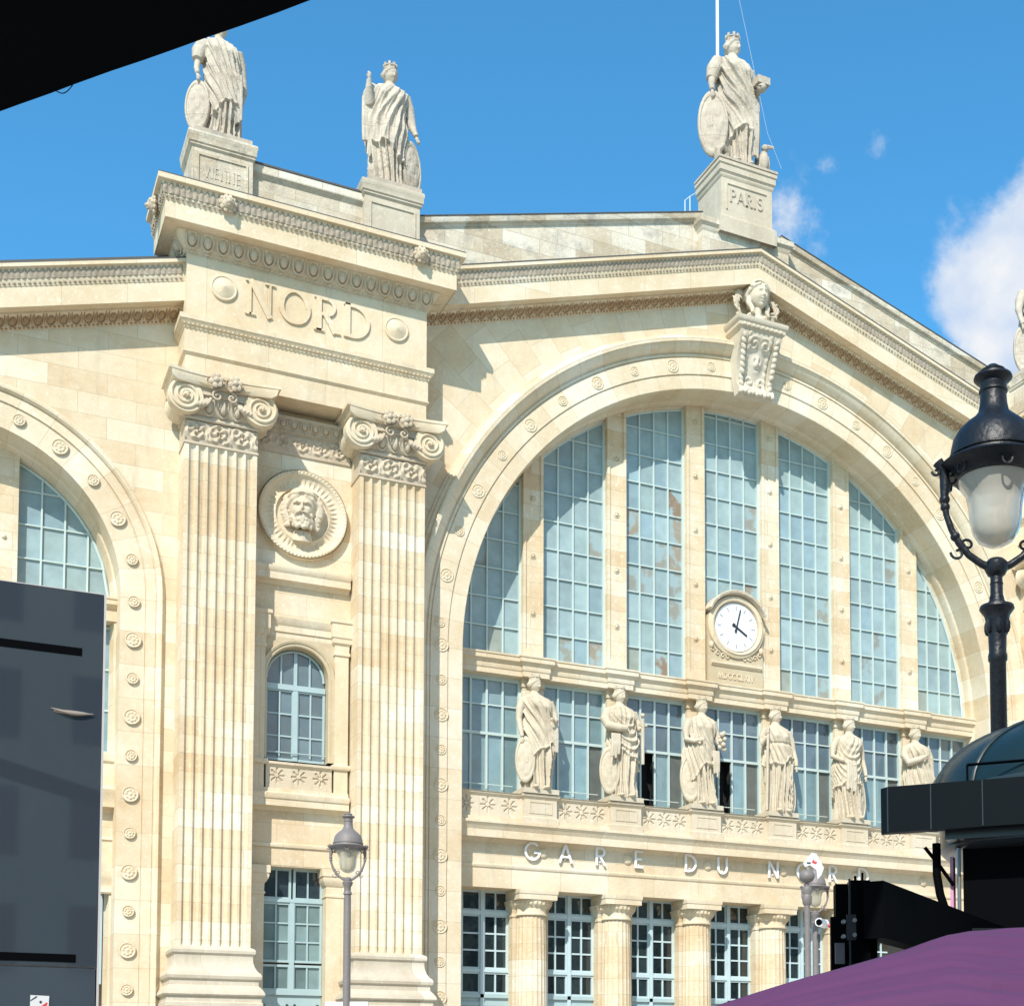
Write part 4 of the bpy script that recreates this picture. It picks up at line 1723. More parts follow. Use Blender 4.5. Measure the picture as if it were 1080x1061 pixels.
# ------------------------------------------------------------------ side wings (a sliver shows on the left)
for s_ in (-1, 1):
    cxw = s_ * 24.8
    Rw, zw = 4.33, 15.47
    zline = zl if s_ < 0 else zr
    mb = MB()
    n = 40
    R = Rw + .9
    lo = [(cxw + R * cos(pi - pi * i / n), 0, zw + R * sin(pi - pi * i / n)) for i in range(n + 1)]
    hi = [(p[0], 0, zline(p[0]) - .9) for p in lo]
    mb.add(lo + hi, [(i, i + 1, n + 1 + i + 1, n + 1 + i) for i in range(n)])
    for a, b in ((cxw - R - 4, cxw - R), (cxw + R, cxw + R + 1.0)):
        mb.add([(a, 0, 0), (b, 0, 0), (b, 0, zline(b) - .9), (a, 0, zline(a) - .9), (a, 0, zw), (b, 0, zw)], [(0, 1, 5, 4), (4, 5, 2, 3)])
    mb.build('wall', ST_WALL, station, 0)
    prof = [(Rw + a, b) for a, b in [(-.13, -1.5), (-.12, -1.3), (-.05, -.95), (.0, -.90), (.0, .0), (.66, .0), (.67, -.02), (.69, -.02), (.70, .04), (.94, .04), (.95, .02), (.97, .02), (.98, .09), (1.03, .15), (1.10, .16), (1.13, .12), (1.14, .04), (1.19, .03), (1.2, -.02)]]
    archivolt(cxw, zw, prof, 0, 'arch_molding', ST_VOUS, na=64)
    # rosettes on the side towards the pavilion
    for j in range(12):
        put_rosette(RB if j % 2 else RS, cxw - s_ * 4.68, 15.30 - 1.095 * j) if s_ < 0 else None
    if s_ < 0:
        for q in range(6):
            a = .22 + .25 * q
            put_rosette(RB if q % 2 else RS, cxw + 4.72 * cos(a), zw + 4.72 * sin(a))
    # glass, mullions, transoms
    RGw = Rw - .14
    for q in range(-1, 2):
        x0, x1 = cxw + q * 2.72 - 1.0, cxw + q * 2.72 + 1.0
        if q == -1:
            x0 = cxw - RGw
        if q == 1:
            x1 = cxw + RGw
        fr, gl, gt = MB(), MB(), []
        tp = lambda x: zw + sqrt(max(0, RGw * RGw - (min(abs(x - cxw), RGw - .001)) ** 2))
        cells = [x0 + (x1 - x0) * c / 4 for c in range(5)]
        for c in range(1, 4):
            fr.box(cells[c] - .024, cells[c] + .024, YG - .07, YG + .02, 15.5, tp(cells[c]))
        nn = 12
        fr.tube([(x0 + (x1 - x0) * t / nn, YG - .03, tp(x0 + (x1 - x0) * t / nn) - .03) for t in range(nn + 1)], .05, 4)
        for r in range(5):
            za, zb = 15.6 + .965 * r, 15.6 + .965 * (r + 1)
            hwid = sqrt(max(0, RGw * RGw - (za - zw) ** 2))
            a, b = max(x0, cxw - hwid), min(x1, cxw + hwid)
            if b - a > .05:
                fr.box(a, b, YG - .06, YG + .02, za - .019, za + .019)
            for c in range(4):
                a, b = cells[c], cells[c + 1]
                t1, t2 = max(za, min(zb, tp(a))), max(za, min(zb, tp(b)))
                if max(t1, t2) <= za + .01:
                    continue
                curved = [(a + (b - a) * q_ / 6, max(za, min(zb, tp(a + (b - a) * q_ / 6)))) for q_ in range(6, -1, -1)]
                gl.add([(a, YG, za), (b, YG, za)] + [(x_, YG, z_) for x_, z_ in curved], [tuple(range(9))])
                gt.append(teal())
        w = fr.build('arched_window', FRAME_W, station, 0)
        gl.build('pane', PANE, w, 0, tint=gt)
        fr, gl, gt = MB(), MB(), []
        pane_box(fr, gl, gt, max(x0, cxw - Rw), min(x1 + .3, cxw + Rw), 11.2, 14.9, YG, 4, 3, .05, sky_pane)
        w = fr.build('window', FRAME_W, station, 0)
        gl.build('pane', PANE_D, w, 0, tint=gt)
        fr, gl, gt = MB(), MB(), []
        pane_box(fr, gl, gt, x0, x1, 4.6, 8.0, YG + .3, 4, 4, .06, lambda a, b: (.02, .03, .03))
        w = fr.build('window', FRAME, station, 0)
        gl.build('pane', PANE_D, w, 0, tint=gt)
    for q in (-1, 1):
        x = cxw + q * 1.36
        mb = MB()
        mb.box(x - .36, x + .36, YM, YM + .5, 4, zw + sqrt(RGw ** 2 - 1.0))
        mb.ball((x, YM, 17.0), .07)
        mb.build('mullion', ST_PIL, station, 30)
    mb = MB()
    pth = [(cxw - Rw, .95), (cxw + Rw - .42, .95), (cxw + Rw - .42, .86), (cxw + Rw, .86)]
    mb.sweep_h(pth, [(-.4, 14.93), (0, 14.93), (0, 15.27), (.05, 15.29), (.14, 15.38), (.14, 15.50), (.17, 15.53), (.17, 15.58), (-.6, 15.61)])
    mb.box(cxw + Rw - .06, cxw + Rw + .01, .90, 1.5, 0, 14.95)
    mb.sweep_h(pth, [(-.8, 7.96), (0, 7.96), (0, 8.58), (.05, 8.64), (0, 8.72), (0, 9.4), (.10, 9.5), (.3, 9.53), (.3, 9.74), (.36, 9.86), (.4, 10.02), (.1, 10.16), (.1, 10.8), (.16, 10.86), (.18, 10.96), (.18, 11.1), (-.3, 11.12)])
    mb.sweep_h([(cxw + Rw - .42, 1.2), (cxw + Rw - .42, .86), (cxw + Rw, .86)], [(0, 7.1), (.04, 7.15), (0, 7.25), (.01, 7.4), (.08, 7.52), (.10, 7.6), (.12, 7.7), (.12, 7.94), (0, 7.95)])
    mb.build('transom', ST_FINE, station, 28)

# ------------------------------------------------------------------ figures




def head(mb, c, s, yaw, tilt=0.0, beard=False, nu=40, nv=32, hair='wave', seed=0):
    """head about 2*s high: face towards -y before yaw"""
    M = Matrix.Rotation(yaw, 3, 'Z') @ Matrix.Rotation(tilt, 3, 'X')

    def g(d, x, z, wx, wz):
        if d.y > 0:
            return 0
        return exp(-((d.x - x) / wx) ** 2 - ((d.z - z) / wz) ** 2)

    def fn(d):
        k = 1.0
        k += .09 * g(d, 0, .20, .42, .07)                       # brow
        k -= .20 * g(d, -.27, .03, .14, .10) + .20 * g(d, .27, .03, .14, .10)
        k += .12 * g(d, -.28, .02, .085, .05) + .12 * g(d, .28, .02, .085, .05)
        k += .34 * g(d, 0, -.17, .085, .09) + .18 * g(d, 0, 0.02, .065, .14)   # nose
        k += .11 * g(d, 0, -.40, .16, .04) + .10 * g(d, 0, -.53, .12, .045)    # lips
        k -= .10 * g(d, 0, -.465, .2, .025) + .06 * g(d, 0, -.64, .2, .05)
        k += .12 * g(d, 0, -.76, .22, .14)                      # chin
        k += .05 * g(d, -.42, -.25, .2, .2) + .05 * g(d, .42, -.25, .2, .2)
        if d.z < -.3:
            k *= 1 - .12 * (-.3 - d.z) * (abs(d.x) * 1.2)
        return k
    mb.ball(c, s * .74, s * .84, s, nu=nu, nv=nv, fn=fn, M=M)

    def P(x, y, z):
        return Vector(c) + M @ Vector((x * s, y * s, z * s))
    # ears
    for e in (-1, 1):
        mb.ball(P(e * .74, .05, -.05), s * .08, s * .14, s * .2, nu=6, nv=5, M=M)
    if hair:
        def hf(d):
            w = 1 + .05 * sin(13 * atan2(d.x, d.y + 1e-6) + 6 * d.z) + .03 * sin(17 * d.z + 5 * d.x)
            return w
        mb.ball(P(0, .24, .20), s * .80, s * .80, s * .86, nu=36, nv=22, fn=hf, M=M)
        for e in (-1, 1):                                   # combed waves from the parting to the nape
            for q in range(6):
                o_ = q * .16
                pts = [P(e * (.04 + .02 * q), -.58 + o_ * 1.1, .80 + .06 * q - .04 * q * q * .3), P(e * (.36 + .04 * q), -.52 + o_, .62 + .02 * q), P(e * (.62 + .03 * q), -.34 + o_, .36), P(e * (.76 + .02 * q), -.08 + o_, .06), P(e * (.70), .22 + o_ * .6, -.24)]
                mb.tube(pts, [s * .06, s * .085, s * .09, s * .085, s * .06], 7)
        for e in (-1, 1):
            pts = [P(e * .15, -.66, .66), P(e * .50, -.52, .48), P(e * .74, -.22, .22), P(e * .78, .10, -.1), P(e * .62, .45, -.35)]
            mb.tube(pts, [s * .12, s * .16, s * .17, s * .15, s * .12], 8)
        mb.ball(P(0, .80, -.30), s * .34, s * .34, s * .34, nu=12, nv=8, M=M)
    if beard:
        rnd = random.Random(3)
        for k in range(60):
            a = rnd.uniform(-1.15, 1.15)
            zz = rnd.uniform(-1.15, -.45)
            rr = .66 - .12 * abs(zz + .6)
            mb.ball(P(sin(a) * rr, -cos(a) * rr * 1.05 - .05, zz), s * .13, s * .15, s * .15, nu=7, nv=5)
        for e in (-1, 1):
            mb.tube([P(e * .06, -.98, -.36), P(e * .25, -.92, -.42), P(e * .42, -.74, -.58)], [s * .08, s * .09, s * .05], 6)
            mb.tube([P(e * .06, -.80, .16), P(e * .3, -.86, .20), P(e * .5, -.7, .12)], [s * .05, s * .07, s * .04], 6)
    return P


def hand(mb, wrist, d, s, curl=.6, side=1):
    """palm, four bent fingers of unequal length and a thumb, reaching along d"""
    d = Vector(d).normalized()
    up = Vector((0, -1, 0)) if abs(d.y) < .8 else Vector((0, 0, 1))
    a = d.cross(up).normalized()
    n = a.cross(d).normalized()
    w = Vector(wrist)
    palm = w + d * s * .45
    M = Matrix((a, n, d)).transposed()
    mb.ball(palm, s * .34, s * .17, s * .5, nu=10, nv=7, M=M)
    for k, ln in enumerate((.78, .9, .84, .66)):
        o = palm + a * (k - 1.5) * s * .17 + d * s * .35
        p1 = o + d * s * ln * .38 * (1 - curl * .25)
        p2 = p1 + (d * (1 - curl) + n * -curl).normalized() * s * ln * .33
        p3 = p2 + (d * (1 - curl * 1.4) + n * -curl).normalized() * s * ln * .26
        mb.tube([o, p1, p2, p3], [s * .10, s * .095, s * .085, s * .06], 6)
    o = palm - a * side * s * .28 - d * s * .1
    mb.tube([o, o - a * side * s * .22 + d * s * .22, o - a * side * s * .2 + d * s * .48], [s * .12, s * .10, s * .07], 6)


def crown(mb, c, s, yaw, n=8):
    """mural crown: little towers on a band"""
    M = Matrix.Rotation(yaw, 3, 'Z')
    b0 = len(mb.v)
    mb.lathe([(.62, 0), (.72, .02), (.72, .10), (.66, .13), (.70, .42), (.80, .45), (.80, .52), (.62, .52), (.62, .40)], n=24)
    for k in range(n):
        a = 2 * pi * k / n
        mb.obox((cos(a) * .72, sin(a) * .72, .58), (-sin(a), cos(a), 0), (cos(a), sin(a), 0), (0, 0, 1), .13, .10, .13)
        mb.obox((cos(a) * .72, sin(a) * .72, .28), (-sin(a), cos(a), 0), (cos(a), sin(a), 0), (0, 0, 1), .11, .05, .16)
    mb.v[b0:] = [tuple(Vector(c) + M @ Vector((x * s * .98, y * s * 1.05, z * s * 1.55))) for x, y, z in mb.v[b0:]]


def oval_shield(name, parent, c, rx, rz, yaw, lean, m, device=0, roll=0.0, stripe=None):
    mb = MB()
    M = Matrix.Rotation(yaw, 3, 'Z') @ Matrix.Rotation(lean, 3, 'X') @ Matrix.Rotation(roll, 3, 'Y')

    def f(u, v):
        a = u * 2 * pi
        r = v
        h = .10 * (1 - r * r)
        if .82 < r < .97:
            h += .05
        if r < .7 and device:
            h += .03 * (1 if sin(7 * r * cos(a) + device) * cos(9 * r * sin(a)) > .15 else 0)
        return tuple(Vector(c) + M @ Vector((r * cos(a) * rx, -h * rx * 1.6 - .02, r * sin(a) * rz)))
    mb.grid(f, 48, 20)
    def b(u, v):
        a = u * 2 * pi
        return tuple(Vector(c) + M @ Vector((cos(a) * rx * (1 - v), .05, sin(a) * rz * (1 - v))))
    mb.grid(b, 48, 2)
    def e(u, v):
        a = u * 2 * pi
        return tuple(Vector(c) + M @ Vector((cos(a) * rx, -.02 + .07 * v, sin(a) * rz)))
    mb.grid(e, 48, 1)
    o = mb.build(name, m, parent, 40)
    return o


def draped(mb, H, seed, sway=.02, hem=(.30, .16, 0.6), cloak=1.0, turn=0.0, nfold=15, girdle=False, swag=0.0):
    """robed body, feet at the origin, as stacked folds; H total height"""
    rnd = random.Random(seed)
    st = [(.0, .128, .115), (.05, .130, .115), (.12, .118, .105), (.25, .114, .10), (.38, .122, .102), (.50, .128, .102), (.58, .113, .092), (.64, .108, .088),
          (.70, .114, .090), (.745, .122, .084), (.785, .120, .066), (.812, .085, .054), (.835, .046, .043), (.85, .036, .038), (.88, .034, .036)]

    def interp(t):
        for i in range(len(st) - 1):
            if st[i][0] <= t <= st[i + 1][0]:
                k = (t - st[i][0]) / (st[i + 1][0] - st[i][0])
                k = k * k * (3 - 2 * k)
                return st[i][1] + (st[i + 1][1] - st[i][1]) * k, st[i][2] + (st[i + 1][2] - st[i][2]) * k
        return st[-1][1], st[-1][2]
    p1, p2, p3 = rnd.uniform(0, 6), rnd.uniform(0, 6), rnd.uniform(0, 6)
    nu, nv = 220, 170
    ztop = .88

    def f(u, v):
        th = pi / 2 + u * 2 * pi
        t = v * ztop
        win = sstep(u, 0, .03) * (1 - sstep(u, .97, 1))
        hx, hy = interp(t)
        hx *= .93
        # knee pushed forward
        kn = exp(-((t - .27) / .09) ** 2) * exp(-((((th - (-pi / 2 + sway * 14)) + pi) % (2 * pi) - pi) ** 2) / .14) * .020
        # bust
        bu = 0
        for e in (-1, 1):
            bu += exp(-((t - .715) / .03) ** 2) * exp(-((((th - (-pi / 2 + e * .42)) + pi) % (2 * pi) - pi) ** 2) / .05) * .016
        fade = 1 - sstep(t, .78, .83)
        # lower tunic: vertical folds
        ph = nfold * th / 2 + 1.3 * sin(2 * th + p1) + .5 * sin(9 * t + p2)
        def ridge(x, p=1.25):
            return (1 - abs(sin(x))) ** p
        vf = (ridge(ph) + .45 * ridge(ph * 1.93 + p3 + 2 * sin(3 * t)) - .45) * (.034 * (1 - sstep(t, .45, .75)) + .010) * fade
        vf += .006 * sin(2.6 * ph + p3) * (1 - sstep(t, .5, .7))
        # himation above a slanting hem
        hz = hem[0] + hem[1] * sin(th + turn + pi * .5) + .02 * sin(5 * th + p2)
        m = sstep(t, hz - .006, hz + .012) * cloak
        tf = (u - .5) * 2 * pi                                # angle from the front
        ws = swag * exp(-((t - .52) / .16) ** 2)
        pa = (17 * t * (1 if turn < 1.5 else -1) + 7.5 * tf + 1.3 * sin(2 * tf + p3) + .9 * sin(9 * t + p1))
        pb = 46 * (t - .13 * tf * tf) + 1.6 * sin(1.5 * tf + p2)
        da = ridge(pa) + .5 * ridge(pa * 2.1 + 3 * sin(5 * t + p2)) - .4
        db = ridge(pb) + .3 * ridge(pb * 1.7 + p1) - .4
        dg = (da * (1 - min(1, ws)) + db * min(1, ws)) * (.027 - .009 * sstep(t, .62, .78)) * fade
        up = sstep(t, .60, .66) if girdle else 0
        k = (1 - m) * vf + m * (.020 * fade + dg * (1 - .4 * up) + .12 * vf)
        if girdle:
            k -= .014 * exp(-((t - .645) / .010) ** 2)
        k += .010 * exp(-((t - hz - .012) / .010) ** 2) * cloak * fade
        k *= win
        x = (hx + k + bu + kn) * cos(th)
        y = (hy + k + bu + kn) * sin(th)
        cxo = sway * sin(pi * min(1, t / .8)) * 1.2 + (sway * -.6) * sstep(t, .5, .85)
        return ((x + cxo) * H, y * H, t * H)
    mb.grid(f, nu, nv)
    # feet
    for e in (-1, 1):
        mb.ball((e * .05 * H, -.125 * H, .018 * H), .026 * H, .05 * H, .018 * H, nu=10, nv=6)
    return sway * -.6 * H


def limb(mb, H, pts, rad, sleeve=None):
    mb.tube([tuple(a * H for a in p) for p in pts], [r * H for r in rad], 14)


def weld(o):
    import bmesh
    bm = bmesh.new()
    bm.from_mesh(o.data)
    bmesh.ops.remove_doubles(bm, verts=bm.verts, dist=2e-4)
    edges = [e for e in bm.edges if e.is_boundary]
    if edges:
        bmesh.ops.holes_fill(bm, edges=edges, sides=400)
    bmesh.ops.recalc_face_normals(bm, faces=bm.faces)
    bm.to_mesh(o.data)
    bm.free()


def figure_object(mb, parent, m, voxel, loc):
    mb.v = [(x + loc[0], y + loc[1], z + loc[2]) for x, y, z in mb.v]
    o = mb.build('figure', m, parent, 180)
    weld(o)
    r = o.modifiers.new('fuse', 'REMESH')
    r.mode = 'VOXEL'
    r.voxel_size = voxel
    r.use_smooth_shade = True
    return o


def hang(mb, H, x, y, z0, z1, w, seed=0, lean=0.0):
    """a fall of cloth: tapered pleats hanging from z0 down to z1"""
    rnd = random.Random(seed)
    n = 5
    for k in range(n):
        xx = x + (k - (n - 1) / 2) * w / n
        zb = z1 + rnd.uniform(0, .05)
        mb.tube([((xx) * H, y * H, z0 * H), ((xx + lean * .5) * H, (y - .004) * H, (z0 + zb) / 2 * H), ((xx + lean + rnd.uniform(-.008, .008)) * H, y * H, zb * H)],
                [w * .16 * H, w * .19 * H, w * .15 * H], 7)


def statue(name, label, loc, H, pose, mat_, group, voxel=.034):
    root = thing(name, label, 'statue', loc, group)
    L_ = Vector(loc)
    pw, pd, ph = pose.get('plinth', (.155, .125, .045))
    pb = MB()
    pb.box(L_.x - pw * H, L_.x + pw * H, L_.y - pd * H, L_.y + pd * H, L_.z, L_.z + ph * H * .9)
    pb.build('plinth', mat_, root, 0)
    Hh = H * (1 - ph * .8)
    z0 = L_.z + ph * .8 * H
    mb = MB()
    dx = draped(mb, Hh, pose['seed'], pose.get('sway', .02), pose.get('hem', (.3, .16, .6)), pose.get('cloak', 1), pose.get('turn', 0), pose.get('n', 15), pose.get('girdle', False), pose.get('swag', 0))
    yaw = pose.get('yaw', .35)
    s = .062 * Hh
    head(mb, (dx, -.012 * Hh, .905 * Hh), s, yaw, pose.get('tilt', .0))
    for arm in pose['arms']:
        limb(mb, Hh, arm['p'], arm['r'])
        if 'hand' in arm:
            p = arm['p'][-1]
            hand(mb, [a * Hh for a in p], arm['hand'], .042 * Hh, arm.get('curl', .5), arm.get('side', 1))
    for h in pose.get('hang', []):
        hang(mb, Hh, *h)
    if pose.get('veil'):
        mb.tube([(dx + .0, .035 * Hh, .97 * Hh), (dx, .075 * Hh, .90 * Hh), (dx, .09 * Hh, .80 * Hh), (dx, .09 * Hh, .62 * Hh)], [.05 * Hh, .065 * Hh, .10 * Hh, .11 * Hh], 12)
    for b in pose.get('extra', []):
        b(mb, Hh)
    figure_object(mb, root, mat_, voxel, (L_.x, L_.y, z0))
    cb = MB()
    crown(cb, (L_.x + dx, L_.y - .004 * Hh, z0 + .928 * Hh), s, yaw)
    cb.build('crown', mat_, root, 30)
    for sh in pose.get('shield', []):
        c = (L_.x + sh['c'][0] * Hh, L_.y + sh['c'][1] * Hh, z0 + sh['c'][2] * Hh)
        oval_shield('shield', root, c, sh['r'][0] * Hh, sh['r'][1] * Hh, sh.get('yaw', 0), sh.get('lean', 0), mat_, sh.get('dev', 1), sh.get('roll', 0))
    for ob in pose.get('held', []):
        m2 = MB()
        nm = ob(m2, Hh)
        m2.v = [(x + L_.x, y + L_.y, z + z0) for x, y, z in m2.v]
        m2.build(nm, mat_, root, 40)
    return root


def sword(mb, H):
    x, y = .150, -.135
    mb.tube([(x * H, y * H, .30 * H), (x * H, y * H, .70 * H)], [.014 * H, .016 * H], 8)
    mb.box((x - .04) * H, (x + .04) * H, (y - .01) * H, (y + .01) * H, .635 * H, .655 * H)
    mb.ball((x * H, y * H, .73 * H), .02 * H)
    return 'sword'


def flowers(mb, H):
    for k in range(9):
        a = k * 2.4
        mb.ball(((.155 + .022 * cos(a)) * H, (-.12 + .02 * sin(a)) * H, (.52 + .018 * k) * H), .022 * H, nu=8, nv=6)
    return 'bouquet'


def rod(mb, H):
    mb.tube([(-.145 * H, -.07 * H, .02 * H), (-.130 * H, -.075 * H, .80 * H)], [.012 * H, .013 * H], 8)
    return 'oar'


def globe(mb, H):
    mb.box(.105 * H, .20 * H, -.16 * H, -.07 * H, .615 * H, .665 * H)
    mb.ball((.150 * H, -.13 * H, .60 * H), .035 * H)
    return 'casket'


A = lambda pts, r, **k: dict(p=pts, r=r, **k)
UP = [.040, .034, .026, .021, .017]
shoulderL, shoulderR = (-.118, -.005, .775), (.118, -.005, .775)

poses = [
    dict(seed=1, sway=.022, hem=(.28, .14, .6), turn=.5, yaw=.5, girdle=False,
         arms=[A([shoulderL, (-.150, -.01, .69), (-.158, -.015, .60), (-.155, -.05, .50), (-.150, -.07, .44)], UP, hand=(0, -.1, -1)),
               A([shoulderR, (.155, -.01, .69), (.165, -.04, .61), (.150, -.10, .60), (.12, -.13, .59)], UP, hand=(-.6, -.5, .1), side=-1)],
         shield=[dict(c=(-.125, -.075, .25), r=(.085, .20), yaw=-.3, lean=-.08, dev=1)], hang=[(.135, -.09, .58, .30, .06, 2)]),
    dict(seed=2, swag=1, sway=.018, hem=(.30, .10, .2), turn=2.2, yaw=.4, n=17,
         arms=[A([shoulderL, (-.155, -.02, .69), (-.150, -.08, .62), (-.06, -.13, .60), (0, -.135, .60)], [.045, .045, .042, .034, .028]),
               A([shoulderR, (.155, -.01, .70), (.165, -.06, .62), (.155, -.115, .60)], [.040, .034, .026, .019], hand=(-.1, -.6, .5), side=-1, curl=.9)],
         shield=[dict(c=(-.125, -.045, .24), r=(.090, .21), yaw=-.4, lean=-.06, dev=2)], held=[sword], hang=[(-.10, -.12, .55, .33, .08, 4)]),
    dict(seed=3, sway=-.018, hem=(.22, .16, 1.4), turn=.9, yaw=.35, n=14,
         arms=[A([shoulderL, (-.160, -.02, .68), (-.172, -.06, .585), (-.12, -.12, .565), (-.09, -.13, .575)], UP, hand=(.7, -.4, .1)),
               A([shoulderR, (.150, -.01, .69), (.160, -.04, .60), (.150, -.10, .55)], [.040, .034, .026, .019], hand=(.0, -.6, .3), side=-1, curl=.9)],
         shield=[dict(c=(-.125, -.04, .25), r=(.095, .22), yaw=-.35, lean=-.05, dev=3)], held=[flowers], hang=[(.10, -.11, .5, .26, .06, 5)]),
    dict(seed=4, sway=.016, hem=(.50, .07, .3), turn=-.6, yaw=.55, n=18, girdle=True,
         arms=[A([shoulderL, (-.150, -.0, .70), (-.158, -.02, .64), (-.135, -.06, .70)], [.040, .034, .026, .02], hand=(.0, -.5, .6)),
               A([shoulderR, (.155, -.01, .69), (.170, -.02, .60), (.175, -.06, .50), (.172, -.075, .45)], UP, hand=(0, -.1, -1), side=-1)],
         shield=[dict(c=(.135, -.03, .22), r=(.075, .21), yaw=.5, lean=-.06, dev=4)], held=[rod]),
    dict(seed=5, swag=1, sway=-.022, hem=(.27, .09, .0), turn=1.6, yaw=.5, n=15,
         arms=[A([shoulderL, (-.165, .0, .69), (-.185, -.02, .60), (-.135, -.09, .56), (-.11, -.105, .55)], UP, hand=(.7, -.3, -.1)),
               A([shoulderR, (.155, .01, .69), (.170, .01, .60), (.178, -.02, .50), (.175, -.04, .44)], UP, hand=(0, -.1, -1), side=-1)],
         shield=[dict(c=(.125, .00, .23), r=(.095, .23), yaw=.4, lean=-.04, dev=5)], hang=[(-.04, -.12, .55, .26, .10, 7)]),
    dict(seed=6, sway=.015, hem=(.12, .10, 1.0), turn=.3, yaw=.3, n=16,
         arms=[A([shoulderL, (-.150, -.02, .69), (-.140, -.08, .61), (-.06, -.13, .64), (.0, -.14, .67)], [.045, .042, .038, .030, .022], hand=(.6, -.3, .4)),
               A([shoulderR, (.155, -.01, .69), (.165, -.01, .58), (.17, -.03, .48)], [.042, .04, .034, .026], hand=(0, -.1, -1), side=-1)],
         hang=[(.14, -.06, .50, .10, .08, 9, .02), (-.12, -.06, .55, .12, .06, 10)]),
]
GS = 'crowned statues in front of the great window'
labels = ['crowned stone woman leaning a hand on an oval shield, leftmost on the window balcony',
          'cloaked stone woman holding an upright sword on the window balcony',
          'stone woman holding a flower bouquet on the balcony, below the left edge of the clock',
          'stone woman in a girdled robe holding a long staff, right below the clock',
          'stone woman with hand on hip and an apron-like cloak on the window balcony',
          'cloaked stone figure with one arm across the chest, beside the kiosk dome']
for kx in range(6):
    x = (kx - 2.5) * SP
    statue('statue', labels[kx], (x - .03, .80, 11.02), 3.98, poses[kx], ST_STAT, GS, .019)

GR = 'allegorical statues along the roof line'
statue('statue', 'roof statue resting a hand on its shield, partly behind the black awning', (-XP - 2.50, .0, 29.085), 4.05,
       dict(seed=11, sway=.02, hem=(.20, .12, .8), turn=.7, yaw=.3, plinth=(.20, .18, .045),
            arms=[A([shoulderL, (-.160, -.01, .69), (-.172, -.02, .62)], [.055, .056, .040]),
                  A([(-.165, -.01, .63), (-.180, -.04, .54), (-.175, -.06, .49)], [.026, .021, .017], hand=(.05, -.2, -1)),
                  A([shoulderR, (.150, .01, .69), (.160, .01, .58), (.175, -.02, .48), (.17, -.04, .43)], [.045, .04, .036, .022, .018], hand=(-.2, -.1, -1), side=-1)],
            shield=[dict(c=(-.170, -.04, .25), r=(.095, .21), yaw=-.5, lean=-.05, dev=1)], hang=[(.10, -.09, .55, .16, .09, 12)]), ST_ROOFST, GR, .021)
statue('statue', 'roof statue raising its right hand above the inner pilaster of the NORD block', (-XP + 2.60, .08, 29.085), 4.42,
       dict(seed=12, sway=-.012, hem=(.24, .10, 2.4), turn=2.5, yaw=.35, n=16, plinth=(.19, .18, .045),
            arms=[A([shoulderL, (-.150, -.02, .70), (-.165, -.05, .64), (-.175, -.09, .72), (-.175, -.10, .77)], [.050, .05, .036, .022, .018], hand=(0, -.2, 1)),
                  A([shoulderR, (.150, -.0, .69), (.165, -.01, .59), (.175, -.06, .50), (.185, -.08, .46)], [.045, .042, .036, .022, .018], hand=(.3, -.2, -1), side=-1)],
            shield=[dict(c=(.165, -.035, .23), r=(.085, .22), yaw=.4, lean=-.05, dev=2)], hang=[(-.160, -.03, .68, .34, .085, 14), (-.135, -.03, .5, .20, .05, 15)]), ST_ROOFST, GR, .021)


def eagle(mb, H):
    b0 = len(mb.v)
    mb.ball((.20 * H, -.06 * H, .12 * H), .035 * H, .045 * H, .085 * H, nu=12, nv=8)
    mb.ball((.205 * H, -.075 * H, .215 * H), .026 * H, nu=10, nv=7)
    mb.tube([(.215 * H, -.09 * H, .22 * H), (.25 * H, -.11 * H, .212 * H), (.252 * H, -.115 * H, .198 * H)], [.014 * H, .009 * H, .003 * H], 6)
    for e in (-1, 1):
        mb.ball(((.20 + e * .035) * H, -.045 * H, .11 * H), .016 * H, .04 * H, .085 * H, nu=8, nv=6)
        mb.tube([((.20 + e * .018) * H, -.07 * H, .05 * H), ((.20 + e * .02) * H, -.08 * H, .0)], .012 * H, 6)
    mb.tube([(.20 * H, -.03 * H, .08 * H), (.21 * H, .0, .0)], [.03 * H, .02 * H], 6)
    return 'eagle'


def scrolls(mb, H):
    mb.tube([(-.19 * H, -.12 * H, .0), (-.20 * H, -.14 * H, .05 * H), (-.17 * H, -.15 * H, .075 * H), (-.13 * H, -.13 * H, .05 * H), (-.14 * H, -.12 * H, .0)], [.03 * H, .026 * H, .024 * H, .026 * H, .03 * H], 8)
    return 'prow'


statue('statue', 'largest roof statue with oval shield and small eagle on the PARIS pedestal', (0.0, .95, 34.05), 5.30,
       dict(seed=13, sway=.012, hem=(.19, .10, .9), turn=.9, yaw=.45, plinth=(.165, .16, .02),
            arms=[A([shoulderL, (-.160, -.01, .70), (-.185, -.02, .62)], [.052, .052, .036]),
                  A([(-.175, -.015, .64), (-.200, -.05, .56), (-.205, -.07, .51)], [.028, .022, .017], hand=(.0, -.2, -1)),
                  A([shoulderR, (.150, .01, .69), (.165, .0, .61), (.150, -.07, .60), (.140, -.10, .60)], [.045, .04, .036, .022, .018], hand=(-.2, -.7, .1), side=-1)],
            shield=[dict(c=(-.195, -.06, .28), r=(.105, .24), yaw=-.45, lean=-.04, dev=3)], hang=[(.145, -.06, .56, .14, .05, 17), (.11, -.09, .5, .1, .07, 18)], held=[globe, eagle, scrolls]), ST_ROOFST, GR, .024)
